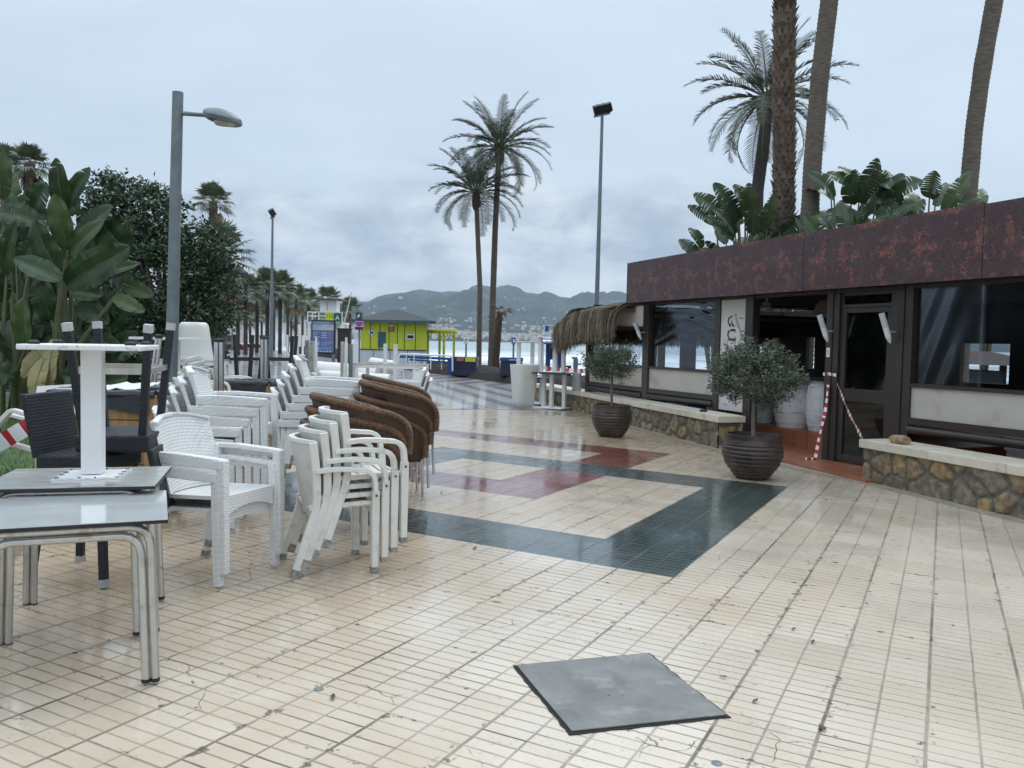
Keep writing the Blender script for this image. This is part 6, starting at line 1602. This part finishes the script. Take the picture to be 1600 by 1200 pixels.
# ------------------------------------------------------------------ lime kiosk
def kiosk():
    Y = 38.5; c = AT(611, 576, Y); zb = gz(c.x)-.02; t = thing('beach_kiosk', 'lime green beach kiosk with a dark hipped roof and pale grey base', 'kiosk', (c.x, Y+1.3, zb), R(4)); W, D = 2.95, 2.6
    z = lambda py: AT(611, py, Y).z-zb
    h1, h2 = z(546), z(501); x = lambda px: (px-611)*Y/F
    b = MB(); b.box(-W/2, W/2, -D/2, D/2, .03, h1); b.build('base', M['palegrey'], t)
    b = MB(); b.box(-W/2+.02, W/2-.02, -D/2+.02, D/2-.02, h1, h2+.1); b.build('wall', M['lime'], t)
    b = MB()
    for px in (575, 590, 604, 617, 628, 645): b.box(x(px)-.012, x(px)+.012, -D/2-.004, -D/2+.021, h1+.002, h2)
    for px in (580, 606, 633, 655): b.box(x(px)-.01, x(px)+.01, -D/2-.018, -D/2-.002, .05, h1-.02)
    b.box(-W/2-.02, W/2+.02, -D/2-.03, -D/2+.01, h1-.04, h1+.005); b.build('batten', M['slate'], t)
    e = .36; ap = z(482); b = MB(); v = [(-W/2-e, -D/2-e, h2), (W/2+e, -D/2-e, h2), (W/2+e, D/2+e, h2), (-W/2-e, D/2+e, h2), (-.15, 0, ap), (.15, 0, ap)]
    v += [(p[0], p[1], p[2]-.05) for p in v[:4]]
    b.add(v, [(0, 1, 5, 4), (1, 2, 5), (2, 3, 4, 5), (3, 0, 4), (0, 6, 7, 1), (1, 7, 8, 2), (2, 8, 9, 3), (3, 9, 6, 0), (6, 9, 8, 7)]); rf = b.build('roof', M['slate'], t)
    b = MB(); b.box(-W/2-e-.02, W/2+e+.02, -D/2-e-.03, -D/2-e-.001, h2-.09, h2+.02); b.box(W/2+e+.001, W/2+e+.03, -D/2-e, D/2+e, h2-.09, h2+.02); b.box(-W/2-e-.03, -W/2-e-.001, -D/2-e, D/2+e, h2-.09, h2+.02); b.build('eaves_board', M['teal'], rf)
    b = MB(); b.box(x(587), x(599), -D/2-.012, -D/2+.03, z(543), z(519)); b.build('door', M['teal'], t)
    b = MB(); b.box(x(631), x(643.5), -D/2-.02, -D/2+.03, z(530), z(521.5)); wn = b.build('window', M['paint_white'], t); b = MB(); b.box(x(632.5), x(642), -D/2-.026, -D/2-.015, z(528.3), z(523.2)); b.build('pane', M['black_metal'], wn)
    b = MB(); b.box(x(603), x(612), -D/2-.012, -D/2+.02, z(518), z(507)); b.box(x(604), x(611), -D/2-.016, -D/2-.01, z(510.2), z(507.6), mi=1); b.box(x(604), x(611), -D/2-.016, -D/2-.01, z(517), z(511), mi=2); b.build('poster', [M['rust'], M['paper'], mat('poster_orange', (.42, .13, .06, 1), .6)], t)
    b = MB(); cz = z(520.5); cx = x(577)
    b.prism([(cx+.115*cos(2*pi*i/24), cz+.115*sin(2*pi*i/24)) for i in range(24)], 0, .012, M=Matrix(((1, 0, 0, 0), (0, 0, -1, -D/2-.004+.02), (0, 1, 0, 0), (0, 0, 0, 1))))
    b.box(cx-.07, cx+.07, -D/2-.012, -D/2, cz-.05, cz+.05, mi=1); b.build('round_sign', [M['paper'], M['blue']], t)
kiosk()
def pergola():
    Y = 40; c = AT(688, 575, Y); t = thing('pergola', 'lime green timber pergola beside the kiosk facing the sea', 'pergola', (c.x, Y, c.z-.2)); z = lambda py: AT(688, py, Y).z-c.z+.2; x = lambda px: (px-688)*Y/F
    for px, y in ((668, 0), (684, .8), (693, 0), (708, .3)):
        b = MB(); b.box(x(px)-.055, x(px)+.055, y-.055, y+.055, 0, z(521)); b.build('post', M['lime'], t)
        b = MB(); b.bar([(x(px), y, z(530)), (x(px)+(.18 if px < 700 else -.18), y, z(521.5))], (0, 1, 0), .06, .05); b.build('brace', M['lime'], t)
    for y in (0, .9):
        b = MB(); b.box(x(661), x(712), y-.05, y+.05, z(521)+.002, z(517.5)); b.build('beam', M['lime'], t)
    for i in range(9):
        b = MB(); b.box(x(664)+i*.165-.03, x(664)+i*.165+.03, -.25, 1.15, z(517.5)+.002, z(517.5)+.07); b.build('rafter', M['lime'], t)
pergola()
def ramp():
    Y = 33; c = AT(665, 580, Y); t = thing('ramp_railing', 'white tubular railing with blue panels along the beach ramp', 'railing', (c.x, Y, gz(c.x))); P = lambda px, py, dy=0: AT(px, py, Y+dy)-Vector((c.x, Y, gz(c.x)))
    for dy, a, e in ((0, 623, 707), (1.3, 640, 706)):
        b = MB(); b.tube(rounded([P(a, 575, dy), P(a, 553, dy), P(e, 556, dy), P(e, 580, dy)], 5, .15), .03, 8); b.build('handrail', M['paint_white'], t, smooth=True)
        for px in (a+12, a+24, a+50):
            q = MB(); q.tube([P(px, 554, dy), P(px, 577, dy)], .02, 8); q.build('baluster', M['paint_white'], t, smooth=True)
    b = MB(); b.bar([P(623, 557, .6), P(707, 561, .6)], (0, 1, 0), .04, .10); b.bar([P(640, 562, .6), P(700, 566, .6)], (0, 1, 0), .03, .07); b.build('side_panel', M['blue'], t)
ramp()
def bin_(label, px, py0, py1, w, Y, m_, lid, lid2=None):
    c = AT(px, py1+3, Y); h = AT(px, py0+1, Y).z-c.z; W = w*Y/F; t = thing('waste_container', label, 'container', c, R(-6), 'waste containers on the dark sand')
    b = MB(); b.prism([(-W/2, -.35), (W/2, -.35), (W/2, .35), (-W/2, .35)], -.15, h*.72); b.build('body', M[m_], t, bevel=.03)
    b = MB(); b.prism([(-W/2-.02, -.38), (W/2+.02, -.38), (W/2+.02, .38), (-W/2-.02, .38)], h*.721, h*.98, mi=0); b.build('lid', M[lid], t, bevel=.02)
    return t, h, W
t, h, W = bin_('long dark waste container with a yellow and a reddish front panel by the palms', 727, 556, 578, 38, 33.5, 'navy', 'navy')
b = MB(); b.box(.05, W/2-.02, -.40, -.375, h*.68, h*.97); b.build('yellow_panel', M['yellow'], t); b = MB(); b.box(-W/2+.2, .0, -.40, -.375, h*.70, h*.97); b.build('red_panel', mat('faded_red', (.30, .10, .09, 1), .6), t); b = MB(); b.box(-W/2-.18, -W/2-.03, -.3, .3, -.1, h*.9); b.build('side_box', M['blue'], t)
t, h, W = bin_('blue waste container with a white lettered band under the dead palm', 799, 557, 578, 32, 31, 'navy', 'blue')
b = MB()
for i in range(9): b.box(-.05+i*.035, -.05+i*.035+.024, -.386, -.379, h*.80, h*.86)
b.build('lettering', M['paper'], t)
def sign_post(label, px, y0, y1, y2, Y, w, m_, mark, group=None):
    c = AT(px, y2, Y); P = lambda py: AT(px, py, Y).z-c.z; t = thing('sign_post', label, 'sign', c); W = w*Y/F
    b = MB(); b.tube([(0, 0, -.4), (0, 0, P(y0))], .035, 10); b.build('post', M['galv'], t, smooth=True)
    b = MB(); b.box(-W/2, W/2, -.06, -.038, P(y1), P(y0)); s = b.build('sign_board', M[m_], t, bevel=.006)
    for a in mark:
        q = MB(); zz0, zz1 = P(y0)+(P(y1)-P(y0))*a[3], P(y0)+(P(y1)-P(y0))*a[2]; q.box(-W/2+W*a[0], -W/2+W*a[1], -.066, -.0605, zz0, zz1); q.build('marking', M[a[4]], s)
sign_post('small white square sign on a thin post above the long waste container', 728, 527, 537, 560, 33.6, 8, 'paper', [(.25, .75, .25, .38, 'galv'), (.25, .4, .38, .8, 'galv'), (.6, .75, .38, .6, 'galv')])
sign_post('small blue sign on a thin post above the blue waste container', 802, 527.5, 538, 560, 31.2, 6, 'blue', [(.3, .7, .2, .65, 'paper'), (.25, .75, .75, .85, 'paper')])
sign_post('pink and purple sign on a grey post in front of the kiosk', 561, 500, 515.5, 566, 30, 13, 'pink', [(0, 1, .70, 1., 'purple'), (.12, .30, .22, .42, 'purple'), (.36, .52, .2, .45, 'purple'), (.58, .7, .22, .42, 'purple'), (.74, .9, .2, .46, 'purple'), (.3, .7, .46, .6, 'purple'), (0, 1, 0, .10, 'purple'), (.3, .7, .78, .82, 'paper'), (.2, .8, .87, .92, 'paper')])
c = AT(561, 500, 30.1); b = MB(); b.box(-.10, .10, -.08, .10, .0, .24); b.box(-.08, .08, -.085, -.0805, .03, .21, mi=1); b.cbox((0, -.088, .12), (.05, .006, .12), Matrix.Rotation(.5, 3, 'Y'), mi=2)
tag(b.build('blue_box_sign', [M['navy'], M['teal'], M['paper']], loc=(c.x, 30.1, c.z+.02), bevel=.005), 'small blue box sign on top of the pink sign post', 'sign')
def info():
    Y = 27; c = AT(505, 582, Y); zb = gz(c.x); t = thing('info_panel', 'big blue beach information panel in a dark frame', 'information panel', (c.x, Y, zb), R(-4)); z = lambda py: AT(505, py, Y).z-zb; x = lambda px: (px-505)*Y/F
    b = MB(); b.box(x(486), x(524), -.05, .05, z(553), z(500)); fr = b.build('frame', M['black_metal'], t, bevel=.01)
    b = MB(); b.box(x(488.2), x(521.8), -.056, -.045, z(550.5), z(502)); b.build('poster', mat('poster_blue', (.115, .17, .36, 1), .4, var=.1), fr)
    b = MB(); b.box(x(488.2), x(521.8), -.060, -.0565, z(516), z(507)); b.build('beach_photo', mat('poster_photo', (.40, .45, .47, 1), .4, var=.3, vs=3), fr)
    b = MB(); b.box(x(489), x(515), -.060, -.0565, z(505.5), z(503.3)); b.build('title_band', mat('poster_band', (.25, .34, .50, 1), .4), fr)
    b = MB(); r = random.Random(3)
    for k, py in enumerate((520, 523.4, 526.8)):
        for j in range(4): b.box(x(502.5+j*2), x(504+j*2), -.061, -.0565, z(py+1.0), z(py), 0)
    for py in (519.5, 522.7, 526, 531, 534, 537, 540, 543, 546):
        for j in range(3):
            if r.random() < .75: b.box(x(489.5+j*3.8), x(489.5+j*3.8+r.uniform(1.5, 3.2)), -.061, -.0565, z(py+.7), z(py))
    for j in range(6): b.box(x(490+j*5), x(493+j*5), -.061, -.0565, z(549.6), z(548.6))
    b.build('text_lines', M['paper'], fr)
    b = MB()
    for py in (519.8, 523.2, 526.6): b.box(x(512), x(520.5), -.061, -.0565, z(py+1.6), z(py))
    b.build('red_boxes', mat('poster_red', (.40, .13, .12, 1), .5), fr)
    b = MB()
    for a, e, p, q in ((503, 511, 541, 534), (512, 520.5, 537, 533), (500, 520.5, 547, 542.5), (489.5, 499, 541, 535)): b.box(x(a), x(e), -.0605, -.0565, z(p), z(q))
    b.build('blue_boxes', mat('poster_box', (.19, .26, .46, 1), .5), fr)
    for px in (489, 521):
        q = MB(); q.box(x(px)-.04, x(px)+.04, -.04, .04, 0, z(553)); q.build('leg', M['galv'], t)
info()
c = AT(538, 566, 34); b = MB(); h = AT(538, 515, 34).z-c.z; b.box(-.24, .24, -.2, .2, -.1, h); b.box(-.27, .27, -.23, .23, h, h+.05)
for x in (-.12, .05): b.box(x, x+.08, -.206, -.199, h-.35, h-.22, mi=1)
tag(b.build('metal_cabinet', [M['rust'], M['black_metal']], loc=c, bevel=.008), 'tall rusty brown metal cabinet between the info panel and the kiosk', 'cabinet')
def tower():
    Y = 72; c = AT(510, 545, Y); zb = -.6; t = thing('lifeguard_tower', 'white lifeguard tower with a flat brown roof and green emergency sign', 'lifeguard tower', (c.x, Y, zb)); z = lambda py: AT(510, py, Y).z-zb; x = lambda px: (px-510)*Y/F; w = M['paint_white']
    b = MB(); b.box(x(498), x(524), .3, 1.7, z(487), z(469)); cb = b.build('cabin', w, t); b = MB(); b.box(x(509.5)-.02, x(509.5)+.02, .28, .31, z(486), z(471)); b.box(x(509.5)-.04, x(509.5)+.02, .27, .31, z(479), z(477)); b.build('door_seam', M['galv'], cb)
    b = MB(); b.box(x(491.5), x(534), -.3, 2.3, z(469)+.002, z(466.8)); b.build('roof', mat('brown_roof', (.10, .055, .045, 1), .7), t)
    b = MB(); b.box(x(482), x(537), -.6, 2.4, z(506), z(503.5)); b.build('deck', w, t)
    for py in (488, 494):
        q = MB(); q.bar([(x(483), -.57, z(py)), (x(537), -.57, z(py))], (0, 1, 0), .06, .07); q.bar([(x(483), -.55, z(py)), (x(483), 2.3, z(py))], (0, 0, 1), .07, .06); q.build('rail', w, t)
    for px in (483, 490, 500, 536):
        q = MB(); q.box(x(px)-.04, x(px)+.04, -.60, -.52, z(503.5), z(487.5)); q.build('rail_post', w, t)
    for px, y in ((484, -.4), (534, -.4), (484, 2.2), (534, 2.2)):
        q = MB(); q.box(x(px)-.10, x(px)+.10, y-.1, y+.1, 0, z(506)); q.build('stilt', w, t)
    b = MB(); b.box(x(486), x(532), -.1, 2., z(545), z(506)-.02); b.build('storage', mat('tower_base', (.55, .55, .53, 1), .7, var=.1), t)
    for a, e, p, q_, mm, txt, tm in ((511, 523.2, 500.5, 488.5, 'lime', '112', 'ink'), (523.4, 535, 506.5, 490, 'signgreen', 'A', 'paper')):
        s = MB(); s.box(x(a), x(e), -.66, -.62, z(p), z(q_)); s = s.build('sign_board', M[mm], t)
        cu = bpy.data.curves.new('lettering', 'FONT'); cu.body = txt; cu.size = (e-a)*Y/F*(.62 if txt == '112' else .85); cu.align_x = 'CENTER'; cu.align_y = 'CENTER'; cu.extrude = .004
        cu.materials.append(M[tm]); tmp = bpy.data.objects.new('lettering', cu); me = bpy.data.meshes.new_from_object(tmp); bpy.data.objects.remove(tmp); o = bpy.data.objects.new('lettering', me); C.objects.link(o); o.parent = s; o.rotation_euler = (pi/2, 0, 0); o.location = (x((a+e)/2), -.668, z((p+q_)/2-(1.5 if txt == 'A' else 0)))
    s = MB(); s.box(x(524.5), x(534), -.668, -.662, z(505.2), z(504.4)); s.box(x(524.5), x(534), -.668, -.662, z(503.2), z(502.6)); s.build('sign_lines', M['paper'], t)
tower()
a, c = AT(536, 512, 60), AT(549, 458, 60); b = MB(); b.tube([Vector((0, 0, -2.5))-(c-a)*.3, (0, 0, 0), c-a], [.06, .05, .03], 10); b.lathe([(.05, 0), (.05, .08)], 8, c-a); tag(b.build('flag_pole', M['paint_white'], loc=a, smooth=True), 'leaning bare white flag pole behind the kiosk roof', 'pole')
# blue beach booth
def booth():
    Y = 33; c = AT(866, 600, Y); zb = c.z-.1; t = thing('beach_booth', 'small blue booth with a blue and white striped roof on the shore', 'booth', (c.x, Y, zb)); z = lambda py: AT(866, py, Y).z-zb; x = lambda px: (px-866)*Y/F
    for px in (856, 875):
        for y in (0, 1.0):
            q = MB(); q.box(x(px)-.07, x(px)+.07, y-.07, y+.07, 0, z(535)); q.build('post', M['blue'], t)
    b = MB(); b.box(x(858.5), x(873), .0, .06, z(562), z(538)); b.build('back_panel', mat('booth_panel', (.10, .13, .22, 1), .6, var=.3), t)
    n = 5
    for i in range(n):
        a = i/n; e = (i+1)/n; q = MB(); f = lambda u, s: Vector((x(838 if s < 0 else 874)+(x(845 if s < 0 else 868)-x(838 if s < 0 else 874))*u, -.7+1.0*u, z(536)+(z(524)-z(536))*u))
        v = [f(a, -1), f(a, 1), f(e, 1), f(e, -1)]; q.add(v+[p-Vector((0, 0, .05)) for p in v], [(0, 1, 2, 3), (4, 7, 6, 5), (0, 4, 5, 1), (1, 5, 6, 2), (2, 6, 7, 3), (3, 7, 4, 0)]); q.build('roof_strip', M['blue'] if i % 2 == 0 else M['paint_white'], t)
    b = MB(); v = [(x(864), -.9, z(536)), (x(895), -.9, z(535.5)), (x(880), .0, z(525)), (x(872), .0, z(526))]; v = [Vector(p) for p in v]; b.add(v+[p-Vector((0, 0, .06)) for p in v], [(0, 1, 2, 3), (4, 7, 6, 5), (0, 4, 5, 1), (1, 5, 6, 2), (2, 6, 7, 3), (3, 7, 4, 0)]); b.build('side_awning', M['slate'], t)
    b = MB(); b.box(x(849), x(857), .2, .28, z(525), z(508)); b.box(x(850), x(856), .19, .2, z(518), z(509), mi=1); b.build('roof_sign', [M['palegrey'], M['blue']], t)
booth()
for lab, px, py0, py1, w, Y in (('short grey shower post with a stubby arm on the beach', 899, 560, 582, 7, 29),):
    c = AT(px, py1, Y); h = AT(px, py0, Y).z-c.z; W = w*Y/F; b = MB(); b.box(-W/2, W/2, -.08, .08, -.3, h); b.box(-W*.9, W*.4, -.06, .06, h-.02, h+.05); b.box(W*.2, W*1.3, -.05, .05, h*.55, h*.65); tag(b.build('shower_post', M['galv'], loc=c, bevel=.01), lab, 'post')
c = AT(882, 582, 30); b = MB(); b.box(-.22, .22, -.2, .2, .18, .24); b.box(-.22, -.12, -.2, .2, -.2, .18); b.box(.12, .22, -.2, .2, -.2, .18); tag(b.build('low_stool', M['black_metal'], loc=c), 'low dark stool on the beach beside the booth', 'stool')
tape('barrier_tape', [AT(838, 573, 27), AT(868, 577, 26), AT(900, 580, 25), AT(918, 579, 24)], .13, 'red and white tape strung across the beach behind the tables', period=.5)
# hut seen through the bar
c = AT(1535, 600, 27); t = thing('thatched_hut', 'dark roofed beach hut seen through the far opening of the bar', 'hut', (c.x, 27, -.4)); z = lambda py: AT(1535, py, 27).z+.4
b = MB(); W = 2.1; v = [(-W, -1.4, z(568)), (W*.85, -1.4, z(571)), (W*.85, 1.4, z(568)), (-W, 1.4, z(568)), (-1.0, 0, z(549)), (.2, 0, z(549))]; b.add(v, [(0, 1, 5, 4), (1, 2, 5), (2, 3, 4, 5), (3, 0, 4), (3, 2, 1, 0)]); b.build('roof', M['rust'], t)
for x, y in ((-1.6, -1), (1.2, -1), (-1.6, 1), (1.2, 1)):
    q = MB(); q.box(x-.08, x+.08, y-.08, y+.08, 0, z(570)); q.build('post', M['dark_pallet'], t)
b = MB(); b.box(-1.5, .1, -.95, .9, 0, z(578)); b.build('counter', M['slate'], t)
# pale buildings behind the distant palms
for i, (px, w, pyt, Y, lab) in enumerate(((352, 60, 505, 140, 'long pale building behind the drooping palm'), (400, 46, 515, 165, 'low white building behind the distant palms, half way along the row'), (446, 40, 500, 190, 'taller pale apartment block behind the distant palms'), (480, 34, 518, 210, 'small cream house behind the info panel'), (300, 60, 520, 120, 'white low building behind the dark leafy tree'))):
    c = AT(px, 545, Y); h = AT(px, pyt, Y).z+.6; W = w*Y/F; t = thing('pale_building', lab, 'building', (c.x, Y, -.62), R(6*i-10))
    b = MB(); b.box(-W/2, W/2, 0, 8, 0, h); b.build('wall', mat('building_wall', [(.55, .53, .50, 1), (.6, .6, .6, 1), (.5, .46, .42, 1), (.58, .5, .4, 1), (.6, .59, .56, 1)][i], .8, var=.08, vs=.3), t); b = MB(); b.box(-W/2-.2, W/2+.2, -.2, 8.2, h+.002, h+.25); b.build('roof', M['cap'], t)
    for f in range(max(1, int(h//3))):
        for k in range(int(W//2.6)):
            x = -W/2+1.1+k*2.6; q = MB(); q.box(x-.5, x+.5, -.05, .1, f*3+1, f*3+2.2); q.build('window', M['slate'], t)
for i, (px, col, lab) in enumerate(((367, (.35, .03, .03, 1), 'red parked car far along the promenade'), (392, (.6, .6, .62, 1), 'white parked car far behind the upturned chairs'), (350, (.10, .12, .16, 1), 'dark parked car far behind the chrome pole'))):
    c = AT(px, 541, 75+8*i); t = thing('parked_car', lab, 'car', (c.x, 75+8*i, -.6), R(15+20*i)); pr = [(-2, .3), (-2.05, .8), (-1.6, .95), (-1.0, 1.42), (.5, 1.45), (1.2, .98), (1.95, .85), (2.05, .3)]
    X = Matrix(((1, 0, 0, 0), (0, 0, -1, .85), (0, 1, 0, 0), (0, 0, 0, 1))); b = MB(); b.prism(pr, 0, 1.7, M=X); b.build('body', mat('car_paint', col, .3, var=.05), t, bevel=.08)
    b = MB(); b.prism([(-1.45, .98), (-.98, 1.36), (.46, 1.38), (1.05, 1.0)], -.005, 1.705, M=X); b.build('windows', M['black_metal'], t)
    for x in (-1.25, 1.25):
        for y in (-.8, .8):
            q = MB(); q.tube([(x, y-.1, .32), (x, y+.1, .32)], .32, 16); q.build('wheel', M['rubber'], t)
